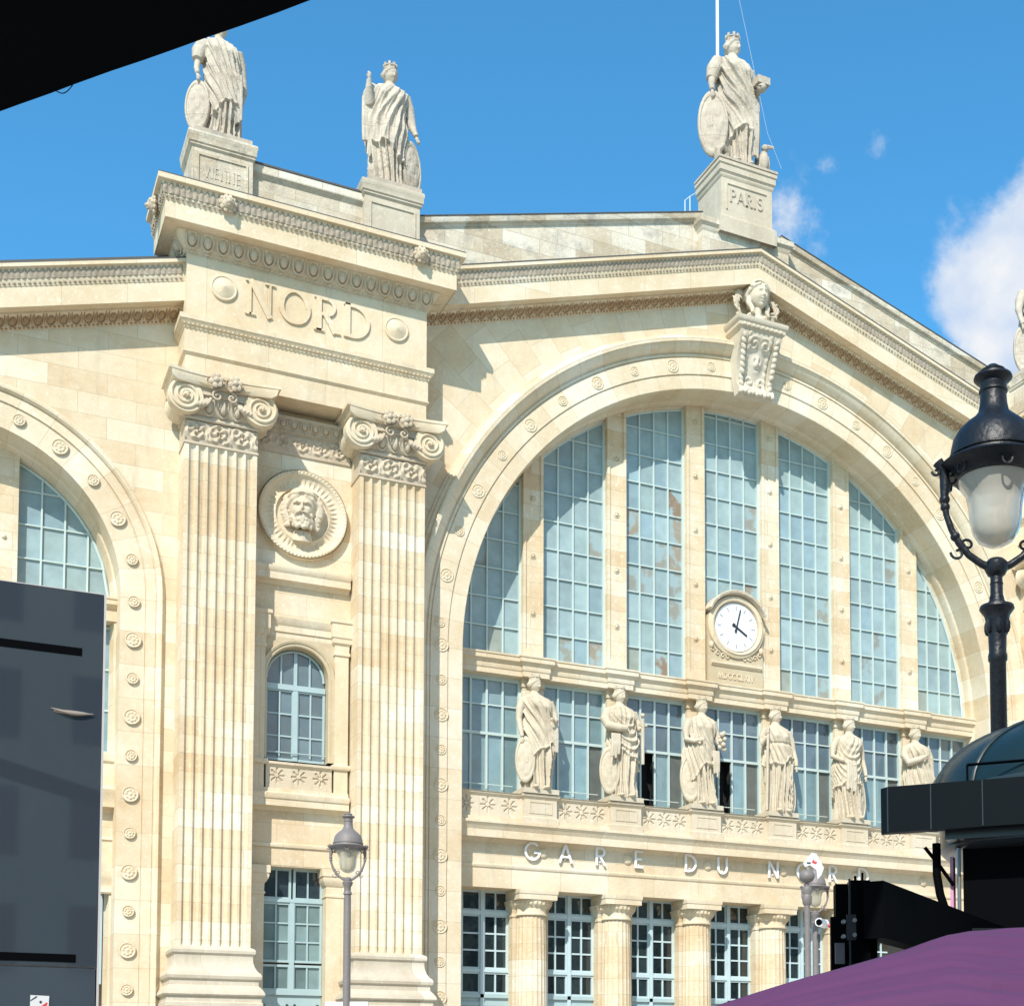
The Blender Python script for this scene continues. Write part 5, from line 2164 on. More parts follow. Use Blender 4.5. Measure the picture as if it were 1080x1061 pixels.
for s_, lab in ((-1, 'roof statue cut off by the right edge above the large black lantern'),):
    statue('statue', lab, (XP - 2.52, .08, 29.085), 4.35,
           dict(seed=15, sway=.02, hem=(.26, .12, .8), turn=.4, yaw=.2, plinth=(.20, .18, .045),
                arms=[A([shoulderL, (-.160, -.01, .69), (-.185, -.02, .60), (-.19, -.05, .50), (-.185, -.07, .44)], [.05, .045, .034, .022, .018], hand=(0, -.2, -1)),
                      A([shoulderR, (.150, .01, .69), (.160, .01, .58), (.175, -.02, .48)], [.045, .04, .036, .022], hand=(-.2, -.1, -1), side=-1)],
                shield=[dict(c=(-.165, -.04, .22), r=(.085, .22), yaw=-.5, lean=-.05, dev=2)]), ST_ROOFST, GR, .024)

# pedestal of the Paris figure
mb = MB()
hw = 1.03
mb.sweep_h([(-hw, 1.75), (-hw, .04), (hw, .04), (hw, 1.75)],
           [(.12, 31.3), (.12, 31.86), (.06, 31.92), (0, 31.96), (0, 33.32), (.03, 33.36), (.05, 33.42), (.04, 33.46), (.08, 33.52), (.10, 33.54), (.10, 33.74), (.14, 33.78), (.14, 33.9), (-.2, 33.93)])
mb.box(-hw - .1, hw + .1, -.06, 1.75, 33.85, 33.94)
mb.box(-.80, .78, .0, .06, 33.12, 33.17)
mb.box(-.85, -.80, .0, .06, 32.2, 33.17)
mb.build('pedestal', ST_BASE, station, 30)
mb = MB()
write(mb, 'PARIS', -.70, .62, 32.50, .46, .04, .035, True)
mb.build('carved_word', ST_ROOFST, station, 0)
mb = MB()
mb.box(-hw - .16, hw + .16, -.12, 1.75, 33.935, 34.02)
mb.box(-.95, .95, .08, 1.7, 34.0, 34.07)
mb.build('pedestal_slab', ST_ROOFST, station, 0)

# ------------------------------------------------------------------ keystone console and bust
mb = MB()
# S-shaped console: side profile swept across its width
prof = [(-.15, 25.40), (-.42, 25.42), (-.50, 25.52), (-.48, 25.66), (-.36, 25.78), (-.34, 26.0), (-.40, 26.4), (-.55, 26.8), (-.74, 27.12), (-.86, 27.32), (-.88, 27.46), (.2, 27.46)]
for (xa, xb, oo) in ((-.80, -.52, .04), (-.52, .52, 0.0), (.52, .80, .04)):
    vs = []
    for x in (xa, xb):
        for y, z in prof:
            t = (z - 25.4) / 2.06
            vs.append((x * (.86 + .16 * t), y - (oo if y < 0 else 0), z))
    k = len(prof)
    mb.add(vs, [(j, j + 1, k + j + 1, k + j) for j in range(k - 1)] + [tuple(range(k - 1, -1, -1)), tuple(range(k, 2 * k))])
mb.sweep_h([(-.80, .3), (-.80, -.86), (.80, -.86), (.80, .3)], [(.0, 27.45), (.03, 27.47), (.05, 27.52), (.10, 27.56), (.12, 27.58), (.12, 27.7), (.16, 27.74), (.20, 27.80), (.20, 27.90), (-.5, 27.92)])
for k in range(9):
    mb.ball((-.72 + k * .18, -1.0, 27.62), .07, .05, .07, nu=7, nv=5)
# carved garland and mask on the front
def console_front(u, v):
    x_ = (u - .5) * 1.0
    q_ = 1 + v * 9.5
    i_ = min(len(prof) - 2, int(q_))
    f_ = q_ - i_
    y_ = prof[i_][0] * (1 - f_) + prof[i_ + 1][0] * f_
    z_ = prof[i_][1] * (1 - f_) + prof[i_ + 1][1] * f_
    t_ = (z_ - 25.4) / 2.06
    e_ = min(1, (0.5 - abs(x_)) / .06, v / .06, (1 - v) / .05)
    ax_ = abs(x_)
    # mask in the middle, leaf scrolls above and below
    m_ = .16 * exp(-(x_ / .2) ** 2 - ((t_ - .55) / .14) ** 2) - .09 * exp(-((ax_ - .09) / .045) ** 2 - ((t_ - .59) / .035) ** 2) - .07 * exp(-(x_ / .08) ** 2 - ((t_ - .47) / .02) ** 2)
    r1 = sqrt((ax_ - .22) ** 2 + ((t_ - .83) * 2.0) ** 2)
    r2 = sqrt((ax_ - .24) ** 2 + ((t_ - .25) * 2.0) ** 2)
    w_ = .07 * (.5 + .5 * cos(atan2((t_ - .83) * 2, ax_ - .22) - 34 * r1)) * exp(-(r1 / .2) ** 4) + .07 * (.5 + .5 * cos(-atan2((t_ - .25) * 2, ax_ - .24) - 34 * r2)) * exp(-(r2 / .2) ** 4)
    l_ = .05 * abs(sin(9 * t_ * 3.1 + 6 * ax_)) * sstep(ax_, .30, .42)
    return (x_ * (.86 + .16 * t_), y_ - .01 - max(0, e_) * (m_ + w_ + l_ + .01), z_)


mb.grid(console_front, 60, 110)
for e in (-1, 1):
    for k in range(9):
        ra = Matrix.Rotation(e * .5, 3, 'Y')
        mb.ball((e * (.66 - .012 * (8 - k)), -.46 - .05 * k * (k > 1), 25.80 + .19 * k), .085, .07, .13, nu=8, nv=6, M=ra)
for k in range(9):
    mb.ball((-.62 + k * .155, -.52, 25.46 + .03 * (k % 2)), .10, .12, .09, nu=9, nv=6)
mb.build('keystone', ST_BASE, station, 40)
mb = MB()
s = .49
P = head(mb, (0.0, -.62, 28.90), s, .08, .0, nu=56, nv=44)
mb.tube([(0, -.55, 27.85), (0, -.55, 28.2), (0, -.57, 28.5)], [.5, .24, .22], 18, squash=.7)
mb.ball((0, -.36, 27.98), .66, .36, .30, nu=24, nv=14)
for k in range(9):
    a = -1.1 + 2.2 * k / 8
    mb.tube([(.20 * sin(a), -.62, 28.35), (.44 * sin(a), -.70, 28.15), (.66 * sin(a), -.62, 27.92)], [.035, .05, .04], 6)
for e in (-1, 1):
    mb.tube([P(e * .72, .05, -.2), P(e * .80, -.1, -.7), P(e * .62, -.3, -1.15), P(e * .7, -.4, -1.5)], [.08, .10, .09, .05], 8)
for k in range(13):
    a = pi * (.06 + .88 * k / 12)
    mb.tube([P(.70 * cos(a), -.42, .30 + .60 * sin(a)), P(.86 * cos(a), -.40, .34 + .78 * sin(a))], [.075, .045], 8)
o = mb.build('keystone_bust', ST_STAT, station, 180)
weld(o)
r = o.modifiers.new('fuse', 'REMESH')
r.mode = 'VOXEL'
r.voxel_size = .014
r.use_smooth_shade = True
mb = MB()
rnd = random.Random(8)
for e in (-1, 1):
    for k in range(26):
        t = k / 25
        x = e * (.50 + .26 * sin(pi * t) + rnd.uniform(-.05, .08))
        z = 27.95 + 1.25 * t
        c = Vector((x, -.36 - .20 * sin(pi * t), z))
        ra = Matrix.Rotation(rnd.uniform(-.9, .9) + e * .5, 3, 'Y') @ Matrix.Rotation(rnd.uniform(-.6, .6), 3, 'Z')
        mb.ball(c, .055, .03, .15, nu=7, nv=6, M=ra)
mb.build('laurel', ST_ORN, station, 40)
# the cornice breaks into a small block over the head
mb = MB()
mb.box(-.62, .62, -.68, .1, 29.30, 29.42)
mb.build('keystone_cap', ST_FINE, station, 0)

# ------------------------------------------------------------------ portrait medallions
for xc in (-XP, XP):
    c = Vector((xc + .0, -.18, 18.53))
    mb = MB()

    def fm(u, v):
        a = u * 2 * pi
        r = 1.33 * v
        t = v
        if t > .9:
            h = .16 + .05 * sin(pi * (t - .9) / .1) + .018 * sin(a * 72 + t * 60)
            if t > .985:
                h = .0
        elif t > .84:
            h = .19 - .10 * (.9 - t) / .06
        elif t > .62:
            h = .11 - .05 * sin(pi * (t - .62) / .22) + .016 * (1 if (a * 44 / (2 * pi)) % 1 > .5 else -1) * sin(pi * (t - .62) / .22)
        elif t > .585:
            h = .13
        else:
            h = .02 + .04 * t
        return (c.x + r * cos(a), c.y - h, c.z + r * sin(a))
    mb.grid(fm, 220, 40)
    b0 = len(mb.v)
    mb.lathe([(1.32, .0), (1.33, .17)], n=60)
    mb.v[b0:] = [(c.x + x, c.y - z, c.z + y) for x, y, z in mb.v[b0:]]
    med = mb.build('medallion', ST_FINE, station, 40)
    mb = MB()
    s = .53
    P = head(mb, (c.x - .02, c.y - .12, c.z + .12), s, -.22, .0, beard=True, nu=56, nv=44)
    rnd = random.Random(5)
    for e in (-1, 1):
        for k in range(16):
            t = k / 15
            z = .8 - 1.7 * t
            x0_ = e * (.62 + .22 * sin(pi * min(1, t * 1.2)))
            q0, q1, q2 = P(x0_, -.2, z), P(x0_ + e * .22, -.15, z - .12 + rnd.uniform(-.1, .1)), P(x0_ + e * .34, -.05, z - .05 + rnd.uniform(-.15, .1))
            mb.tube([q0, q1, q2], [.075, .06, .03], 6)
    for k in range(12):
        a = pi * k / 11
        mb.tube([P(.2 * cos(a), -.75, .75), P(.55 * cos(a), -.55, .72 + .3 * sin(a)), P(.8 * cos(a), -.2, .6 + .3 * sin(a))], [.05, .06, .04], 6)
    mb.tube([(c.x, c.y, c.z - .75), (c.x, c.y - .12, c.z - .45)], [.34, .22], 12)
    o = mb.build('portrait', ST_BAL, med, 180)
    weld(o)
    r = o.modifiers.new('fuse', 'REMESH')
    r.mode = 'VOXEL'
    r.voxel_size = .020
    r.use_smooth_shade = True

# ------------------------------------------------------------------ clock
clock = thing('station_clock', 'round white clock in a carved stone surround on the great window', 'clock', (0, .9, 15.6))
mb = MB()
zc = 17.72
yc = 1.02
lo = [(-1.10, 15.62), (-1.10, 17.2)] + [(1.12 * cos(pi - pi * i / 24), zc + 1.12 * sin(pi - pi * i / 24)) for i in range(25)] + [(1.10, 17.2), (1.10, 15.62)]
vs = [(x, yc, z) for x, z in lo] + [(x, yc + .45, z) for x, z in lo]
m = len(lo)
mb.add(vs, [tuple(range(m))] + [(i, (i + 1) % m, m + (i + 1) % m, m + i) for i in range(m)])
mb.build('stone_surround', ST_VOUS, clock, 30)
mb = MB()
mb.lathe([(.86, .0), (.86, -.06), (.90, .0), (.92, .10), (.99, .12), (1.02, .08), (1.10, .06), (1.12, .0)], n=48)
mb.v = [(x, yc - .02 - z, zc + y) for x, y, z in mb.v]
for k in range(28):
    a = -.4 + (pi + .8) * k / 27
    mb.ball((1.04 * cos(a), yc - .07, zc + 1.04 * sin(a)), .035, nu=6, nv=4)
mb.build('bezel', ST_FINE, clock, 40)
mb = MB()
n = 24
prof = [(1.13, .30), (1.13, -.12), (1.17, -.26), (1.24, -.28), (1.27, -.24), (1.27, .3)]
vs = []
for i in range(n + 1):
    a = .42 + (pi - .84) * i / n
    for r, y in prof:
        vs.append((r * cos(a), yc + y, zc + r * sin(a)))
k = len(prof)
mb.add(vs, [(i * k + j, i * k + j + 1, (i + 1) * k + j + 1, (i + 1) * k + j) for i in range(n) for j in range(k - 1)] + [tuple(range(k)), tuple(n * k + j for j in range(k - 1, -1, -1))])
mb.build('hood', ST_TOP, clock, 30)
mb = MB()
mb.sweep_h([(-1.0, yc), (1.0, yc)], [(0, 16.26), (.06, 16.3), (.10, 16.34), (.10, 16.42), (0, 16.45)])
write(mb, 'MDCCCLXIV', -.72, .72, 15.84, .22, yc, .03, True)
for e in (-1, 1):
    for k in range(4):
        sp = [(e * (.35 + .2 * k) + .10 * cos(q * .6) * (1 - q / 14), yc - .03, 16.62 + .06 * k * k * .4 + .10 * sin(q * .6) * (1 - q / 14)) for q in range(12)]
        mb.tube(sp, .026, 5)
    mb.ball((e * 1.0, yc - .05, 16.98), .09, .07, .12)
mb.build('carved_scrolls', ST_FINE, clock, 40)
mb = MB()
mb.lathe([(.86, 0), (.001, 0.0)], n=48)
mb.v = [(x, yc - .035 - z, zc + y) for x, y, z in mb.v]
mb.build('dial', mat('dial_white', (.80, .81, .83), .3), clock, 0)
mb = MB()
for h in range(12):
    a = pi / 2 - h * pi / 6
    d = Vector((cos(a), 0, sin(a)))
    t = Vector((-sin(a), 0, cos(a)))
    mb.obox(Vector((0, yc - .04, zc)) + d * .68, d, (0, 1, 0), t, .075, .004, .022)
for h in range(60):
    a = h * pi / 30
    d = Vector((cos(a), 0, sin(a)))
    t = Vector((-sin(a), 0, cos(a)))
    mb.obox(Vector((0, yc - .04, zc)) + d * .80, d, (0, 1, 0), t, .018, .003, .008)
mb.build('hour_marks', mat('grey_ink', (.35, .37, .40), .5), clock, 0)
HK = mat('black_ink', (.02, .025, .03), .4)


def hand_mesh(name, ang, ln, tail, w, y):
    m_ = MB()
    d = Vector((sin(ang), 0, cos(ang)))
    t = Vector((cos(ang), 0, -sin(ang)))
    c = Vector((0, y, zc))
    m_.obox(c + d * (ln - tail) / 2, d, (0, 1, 0), t, (ln + tail) / 2, .006, w)
    m_.obox(c - d * tail * .7, d, (0, 1, 0), t, tail * .3, .008, w * 1.8)
    m_.build(name, HK, clock, 0)


hand_mesh('minute_hand', radians(14), .66, .20, .022, yc - .07)
hand_mesh('hour_hand', radians(122), .50, .18, .034, yc - .055)

# ------------------------------------------------------------------ station name in white letters
sign = thing('station_name_letters', 'widely spaced white letters GARE DU NORD fixed along the stone frieze', 'lettering', (0, .78, 8.85))
for word, xs in (('G', [-7.78]), ('A', [-6.61]), ('R', [-5.36]), ('E', [-3.96]), ('D', [-2.02]), ('U', [-.76]), ('N', [1.28]), ('O', [2.51]), ('R', [3.77]), ('D', [5.06])):
    for x in xs:
        mb = MB()
        S, wd = glyph(word, False)
        h = .60
        for q, (pts, w) in enumerate(S):
            ribbon(mb, [(x + (p[0] - wd / 2) * h * .98, 8.90 + p[1] * h) for p in pts], (w if not isinstance(w, list) else .13) * h * .95, .745, .69 - .002 * q, lambda u, v, yy: (u, yy, v))
        mb.box(x - .02, x + .02, .74, .80, 9.0, 9.04)
        mb.build('letter', WHITE, sign, 0)

# ------------------------------------------------------------------ ground
mb = MB()
mb.add([(-600, -600, 0), (600, -600, 0), (600, 600, 0), (-600, 600, 0)], [(0, 1, 2, 3)])
g = mb.build('ground', mat('pale_paving', (.44, .40, .34), .85, vary=.15, bump=.3, bscale=3), None, 0)
tag(g, kind='structure')
mb = MB()
mb.box(-60, 60, -6.5, .0, 0.0, .14)
mb.box(-60, 60, -6.8, -6.5, 0.0, .145)
g = mb.build('pavement', mat('granite_paving', (.34, .32, .29), .8, vary=.15), None, 0)
tag(g, kind='structure')


def sight(px, py, d):
    v = Vector(((px - CX) / F_PX, -(py - CY) / F_PX, -1.0)) * d
    return CAM + R3 @ v


RV = Vector((.8887, -.4584, 0))      # to the right of the camera, level
FV = Vector((.4584, .8887, 0))       # ahead of it, level

# ------------------------------------------------------------------ street lamps


def lamp(label, base, ztop, s, m, rot=0.0, glassm=None, group='cast iron street lanterns', arms=2):
    root = thing('street_lamp', label, 'street lamp', (base[0], base[1], 0), group)
    x, y = base

    def L(prof):
        return [(r * s, ztop - h * s) for r, h in prof]

    def at(mb, b0=0):
        mb.v[b0:] = [(x + a, y + b, c) for a, b, c in mb.v[b0:]]
    mb = MB()
    zb = ztop - .90 * s
    mb.lathe([(.16, 0.0), (.16, .3), (.13, .34), (.12, .9), (.10, 1.0), (.085, 1.1), (.06, 1.2), (.052, 1.3), (.040 * 1.05, zb - .20 * s), (.040, zb - .12 * s), (.052, zb - .11 * s), (.052, zb - .09 * s), (.038, zb - .07 * s), (.040, zb - .02 * s),
              (.058, zb + .01), (.064, zb + .04), (.052, zb + .05), (.03, zb + .06)] if s < 1.05 else
             [(.2, 0.0), (.2, .3), (.15, .34), (.14, .9), (.11, 1.0), (.085, 1.1), (.055, 1.2), (.045, 1.3), (.041, zb - .40), (.048, zb - .39), (.048, zb - .365), (.043, zb - .35), (.046, zb - .26), (.060, zb - .18), (.066, zb - .16), (.088, zb - .13), (.084, zb - .115), (.045, zb - .10), (.032, zb - .07), (.030, zb + .06)], n=20)
    at(mb)
    if s > 1.05:
        for k in range(6):
            a = k * pi / 3
            mb.ball((x + cos(a) * .052, y + sin(a) * .052, zb - .22), .018, .018, .04, nu=6, nv=5)
    mb.build('post', m, root, 35)
    # hood: chimney, dome and rim
    mb = MB()
    mb.lathe(L([(.001, .0), (.02, .0), (.034, .012), (.05, .022), (.046, .036), (.075, .045), (.078, .055), (.072, .062), (.055, .075), (.052, .10), (.058, .105), (.058, .112), (.052, .117), (.055, .16), (.062, .195), (.082, .22), (.115, .245), (.145, .275), (.165, .31), (.174, .35),
                (.178, .378), (.184, .38), (.184, .388), (.178, .392), (.182, .415), (.20, .42), (.22, .418), (.225, .425), (.205, .438), (.172, .455), (.160, .475), (.13, .478), (.10, .44)]), n=36)
    at(mb)
    mb.build('hood', m, root, 35)
    # glass bowl
    mb = MB()
    mb.lathe(L([(.148, .470), (.14, .50), (.118, .53), (.108, .58), (.103, .64), (.092, .69), (.07, .725), (.035, .745), (.001, .75)]), n=36)
    at(mb)
    mb.build('glass_bowl', glassm, root, 60)
    mb = MB()
    mb.lathe(L([(.001, .47), (.06, .47), (.055, .53), (.05, .56), (.001, .565)]), n=16)
    at(mb)
    mb.build('bulb_holder', GREYM, root, 60)
    # lyre-shaped carrying arms with scrolls
    for k in range(arms):
        a = rot + k * 2 * pi / arms
        c, sn = cos(a), sin(a)
        pr = [(.232, .405), (.205, .44), (.203, .50), (.207, .56), (.20, .62), (.18, .68), (.15, .735), (.11, .785), (.06, .82), (.0, .845)]
        mb = MB()
        mb.tube([(x + r * s * c, y + r * s * sn, ztop - h * s) for r, h in pr], [.024 * s, .020 * s, .022 * s, .015 * s, .013 * s, .014 * s, .016 * s, .015 * s, .016 * s, .02 * s], 8)
        for (r, h, rr) in ((.206, .56, .022), (.204, .59, .02), (.165, .71, .02)):
            mb.ball((x + r * s * c, y + r * s * sn, ztop - h * s), rr * s, nu=8, nv=6)
        # little scrolls inside and out
        for (r0, h0, rr, sg) in ((.155, .775, .03, 1), (.115, .745, .028, -1), (.175, .47, .03, 1), (.238, .445, .018, 1)):
            sp = []
            for q in range(14):
                b = q * .42 * sg
                w = rr * (1 - q / 17)
                sp.append((x + (r0 + w * cos(b)) * s * c, y + (r0 + w * cos(b)) * s * sn, ztop - (h0 + w * sin(b)) * s))
            mb.tube(sp, .006 * s, 5)
        mb.build('arm', m, root, 50)
    mb = MB()
    mb.lathe(L([(.001, .80), (.03, .80), (.045, .815), (.048, .84), (.035, .865), (.02, .875), (.02, .895), (.028, .90), (.02, .92), (.03, .96)]), n=12)
    at(mb)
    # scroll brackets under the hood
    for k in range(6):
        a = rot + .5 + k * pi / 3
        mb.build('boss' if k == 0 else 'bracket', m, root, 35)
        mb = MB()
        sp = []
        for q in range(16):
            b = q * .4
            w = .035 * (1 - q / 20)
            rr = .185
            sp.append((x + rr * s * cos(a + w * 4 * cos(b)), y + rr * s * sin(a + w * 4 * cos(b)), ztop - (.455 + w * sin(b)) * s))
        mb.tube(sp, .005 * s, 5)
    mb.build('bracket', m, root, 35)
    return root


def bowl_glass(name, col, tr):
    m = bpy.data.materials.new(name)
    m.use_nodes = True
    nt = m.node_tree
    b = nt.nodes['Principled BSDF']
    b.inputs['Base Color'].default_value = (*col, 1)
    b.inputs['Roughness'].default_value = .18
    b.inputs['Transmission Weight'].default_value = tr
    b.inputs['IOR'].default_value = 1.12
    b.inputs['Coat Weight'].default_value = .5
    b.inputs['Coat Roughness'].default_value = .08
    return m


BOWL = bowl_glass('frosted_bowl', (.66, .62, .50), .5)
p = sight(367, 900, 18)
lamp('grey lantern on a slim post in front of the fluted pilaster', (p.x, p.y), 1.602 + (1130.5 - 856) * 18 / 1548.0 * .9985 + .19, 1.0, GREYM, rot=-.35, glassm=BOWL)
p = sight(859.5, 930, 20.8)
lamp('grey lantern half hidden behind a white sign, in front of the station name letters', (p.x, p.y), 4.79, .88, GREYM, rot=-.4, glassm=BOWL)
p = sight(1049, 500, 7.4)
BIGB = bowl_glass('frosted_bowl_large', (.62, .60, .53), .40)
lamp('large black lantern with scrolled arms close at the right edge', (p.x, p.y), 5.24, 1.25, BLACKM, rot=-.42, glassm=BIGB)

# a second slender post with a round cap in front of the middle lantern
p = sight(851, 924, 16)
root = thing('signal_post', 'slim grey post with a ball top, just left of the half hidden lantern', 'post', (p.x, p.y, 0), None)
mb = MB()
z = p.z
mb.lathe([(.09, 0), (.09, .4), (.04, .5), (.034, z - .32), (.05, z - .30), (.055, z - .22), (.045, z - .2), (.06, z - .15), (.05, z - .12), (.02, z - .1), (.02, z - .05)], c=(p.x, p.y, 0), n=16)
mb.build('shaft', GREYM, root, 35)
mb = MB()
mb.ball((p.x, p.y, z), .085, .085, .075, nu=20, nv=14)
mb.build('ball', GREYM, root, 60)
# white plate sign fixed to the lantern post
c = sight(857, 909, 19.9)
root = thing('plate_sign', 'small white kite-shaped sign plate with a red mark, fixed below the lantern top', 'sign', tuple(c))
PLATE = mat('white_sign_face', (.62, .63, .64), .3, coat=.4)
REDM = mat('red_sign_paint', (.62, .05, .05), .4)


def plate(pts, y, t, name, m):
    mb_ = MB()
    vs = []
    for dd in (0, t):
        for u, v in pts:
            vs.append(tuple(c + RV * (u * .0129) + FV * (y + dd) + Vector((0, 0, -v * .0129))))
    n_ = len(pts)
    mb_.add(vs, [tuple(range(n_)), tuple(range(2 * n_ - 1, n_ - 1, -1))] + [(i, n_ + i, n_ + (i + 1) % n_, (i + 1) % n_) for i in range(n_)])
    return mb_.build(name, m, root, 0)


plate([(-1, -10), (4, -9), (12, 6), (9, 14), (5, 18), (4, 8), (-3, 3), (-8, 5), (-10, 1)], 0, .02, 'plate', PLATE)
plate([(-1, 0), (1, -3), (2, -1), (5, 0), (3, 2), (1, 1)], -.006, .004, 'red_mark', REDM)
plate([(-6, 0), (-2, .2), (-2, 1.6), (-6, 1.4)], -.006, .004, 'black_mark', HK)
# camera on the lantern post
c = sight(867, 973, 20.6)
root = thing('security_camera', 'white security camera clamped to the post of the half hidden lantern', 'camera', tuple(c))
mb = MB()
mb.tube([c - FV * .10 - RV * .05, c + FV * .12 + RV * .04], [.062, .062], 16)
mb.ball(c + FV * .12 + RV * .05, .064, nu=14, nv=10)
mb.build('housing', WHITE, root, 40)
mb = MB()
mb.tube([c - FV * .104 - RV * .052, c - FV * .11 - RV * .055], [.045, .045], 14)
mb.build('lens', DARKM, root, 40)
mb = MB()
mb.tube([c + FV * .05, c - RV * .10 + FV * .05 + Vector((0, 0, .03))], .02, 8)
mb.tube([c + RV * .10 + FV * .1 + Vector((0, 0, -.03)), c + RV * .17 + FV * .1 + Vector((0, 0, -.02))], [.03, .022], 8)
mb.build('bracket', REDM, root, 40)
# small round floodlight by the pilaster base
for (px, py, d, lab) in ((277.5, 1053, 47.0, 'small white ball camera on the base of the left pilaster'), (104, 1053, 46, 'small white ball camera beside the dark display case')):
    c = sight(px, py, d)
    root = thing('ball_camera', lab, 'camera', tuple(c))
    mb = MB()
    mb.ball(c, .10, nu=12, nv=8)
    mb.build('housing', WHITE, root, 60)
    mb = MB()
    mb.tube([c, c + Vector((-.25, .25, .05))], .03, 6)
    mb.build('arm', WHITE, root, 60)
# white board on the post foot
c = sight(366, 1064, 17.9)
b = MB()
b.obox(c, RV, FV, (0, 0, 1), .26, .03, .09)
o = b.build('sign_board', WHITE, None, 0)
tag(o, 'top of a white board behind the foot of the slim grey lantern', 'board')

# flag pole behind the Paris figure with its guy line
root = thing('flag_pole', 'thin white flag pole rising behind the largest roof statue', 'flag pole', (.5, 3.0, 31.0))
mb = MB()
mb.lathe([(.07, 31), (.066, 36), (.06, 42), (.05, 46)], c=(.5, 3.0, 0), n=14)
mb.build('pole', WHITE, root, 40)
mb = MB()
mb.tube([(1.0, 3.0, 44.5), (2.05, 2.0, 37.0), (2.4, 1.6, 35.5)], .005, 5)
mb.build('line', mat('pale_rope', (.5, .55, .6), .6), root, 40)
root = thing('ladder_rail', 'thin pale rail standing left of the PARIS pedestal', 'rail', (-1.9, 1.6, 32.3))
mb = MB()
mb.tube([(-1.55, 1.4, 31.8), (-1.55, 1.4, 33.2), (-1.3, 1.4, 33.4)], .018, 6)
mb.tube([(-1.55, 1.4, 33.2), (-1.75, 1.4, 33.0), (-1.75, 1.4, 31.8)], .018, 6)
mb.build('rail', FRAME_W, root, 40)

# ------------------------------------------------------------------ black awning overhead
root = thing('awning', 'black awning edge crossing the top left corner close overhead', 'awning', (-25.4, -39.6, 3.9))
a, b2 = Vector((-25.113, -39.428, 3.9)), Vector((-24.542, -40.12, 3.9))
d = (b2 - a).normalized()
nrm = Vector((-d.y, d.x, 0))
if nrm.dot(CAM - a) < 0:
    nrm = -nrm
mb = MB()
A0, B0 = a - d * 1.6, b2 + d * 1.2
n = 40
fs_top, fs_bot = [], []
vs = []
for i in range(n + 1):
    p = A0.lerp(B0, i / n)
    w = .0008 * sin(i * 1.9) + .0012 * sin(i * .7)
    vs += [p + nrm * w + Vector((0, 0, 0)), p + nrm * w + Vector((0, 0, .14)), p + nrm * 1.5 + Vector((0, 0, .55)), p + nrm * 1.5 + Vector((0, 0, .50))]
fs = []
for i in range(n):
    for j in range(4):
        fs.append((i * 4 + j, i * 4 + (j + 1) % 4, (i + 1) * 4 + (j + 1) % 4, (i + 1) * 4 + j))
mb.add(vs, fs)
mb.build('canopy', DARKM, root, 0)
mb = MB()
q = Vector((-24.985, -39.585, 3.9))
mb.tube([q + d * (.05 * k / 8 - .025) * 1.0 + Vector((0, 0, -.012 * sin(pi * k / 8))) for k in range(9)], .0012, 5)
mb.build('loose_thread', DARKM, root, 0)
mb = MB()
for k in (-1.9,):
    q = A0.lerp(B0, .5) + d * k + nrm * 1.45
    mb.tube([q + Vector((0, 0, .5)), Vector((q.x, q.y, 0))], .03, 10)
mb.build('support', DARKM, root, 40)

# ------------------------------------------------------------------ dark display case at the left
PANEL = mat('slate_glass', (.036, .045, .058), .03, coat=1.0, spec=1.0, vary=.12, vscale=1.2)
PANEL2 = mat('slate_glass_lower', (.044, .054, .070), .05, coat=1.0, spec=1.0, vary=.12, vscale=1.2)
root = thing('display_case', 'tall dark slate display case with two black slots at the left edge', 'display', (-25.7, -35.4, 0))
y0 = -35.6
mb = MB()
mb.box(-27.4, -24.478, y0, y0 + .22, 2.188, 4.0)
mb.build('upper_door', PANEL, root, 0)
mb = MB()
mb.box(-27.4, -24.482, y0 + .004, y0 + .22, .15, 2.178)
mb.build('lower_door', PANEL2, root, 0)
mb = MB()
mb.box(-24.476, -24.466, y0 - .004, y0 + .24, .1, 4.006)
mb.box(-27.4, -24.476, y0 + .03, y0 + .24, 2.176, 2.19)
mb.box(-27.4, -24.466, y0 + .01, y0 + .24, 4.006, 4.010)
mb.build('edge_trim', mat('brushed_steel_trim', (.55, .53, .52), .4, .2), root, 0)
for (za, zb) in ((3.688, 3.726), (2.205, 2.243)):
    mb = MB()
    mb.box(-27.2, -24.572, y0 - .003, y0 + .01, za, zb)
    mb.build('slot', DARKM, root, 0)
mb = MB()
pts = [(-24.705 + .19 * t / 12, y0 - .010, 3.418 - .012 * sin(pi * t / 12) - .0008 * t) for t in range(13)]
mb.tube(pts, [.002 + .010 * sin(pi * t / 12) for t in range(13)], 10, squash=.8)
mb.ball((-24.612, y0 + .002, 3.407), .088, .008, .011, nu=20, nv=8)
mb.build('handle', mat('beige_handle', (.36, .31, .26), .3, .3), root, 50)
root2 = thing('sticker', 'small white sticker with black and red corners low on the dark display case', 'sticker', (-24.725, y0 - .003, 2.0))
for nm, m_, pts, yy in (('sheet', PLATE, [(-24.768, 1.93), (-24.688, 1.93), (-24.684, 2.042), (-24.766, 2.045)], .0),
                        ('black_corner', HK, [(-24.766, 2.015), (-24.764, 2.022), (-24.74, 2.041), (-24.736, 2.036)], .001),
                        ('red_corner', REDM, [(-24.73, 1.985), (-24.70, 1.985), (-24.690, 2.008), (-24.695, 2.012)], .001),
                        ('emblem', HK, [(-24.728, 2.012), (-24.722, 2.020), (-24.714, 2.014), (-24.72, 2.004)], .001)):
    mb = MB()
    k = len(pts)
    mb.add([(x, y0 - .003 - yy, z) for x, z in pts] + [(x, y0 - .0005, z) for x, z in pts], [tuple(range(k))] + [(i, (i + 1) % k, k + (i + 1) % k, k + i) for i in range(k)])
    mb.build(nm, m_, root2, 0)

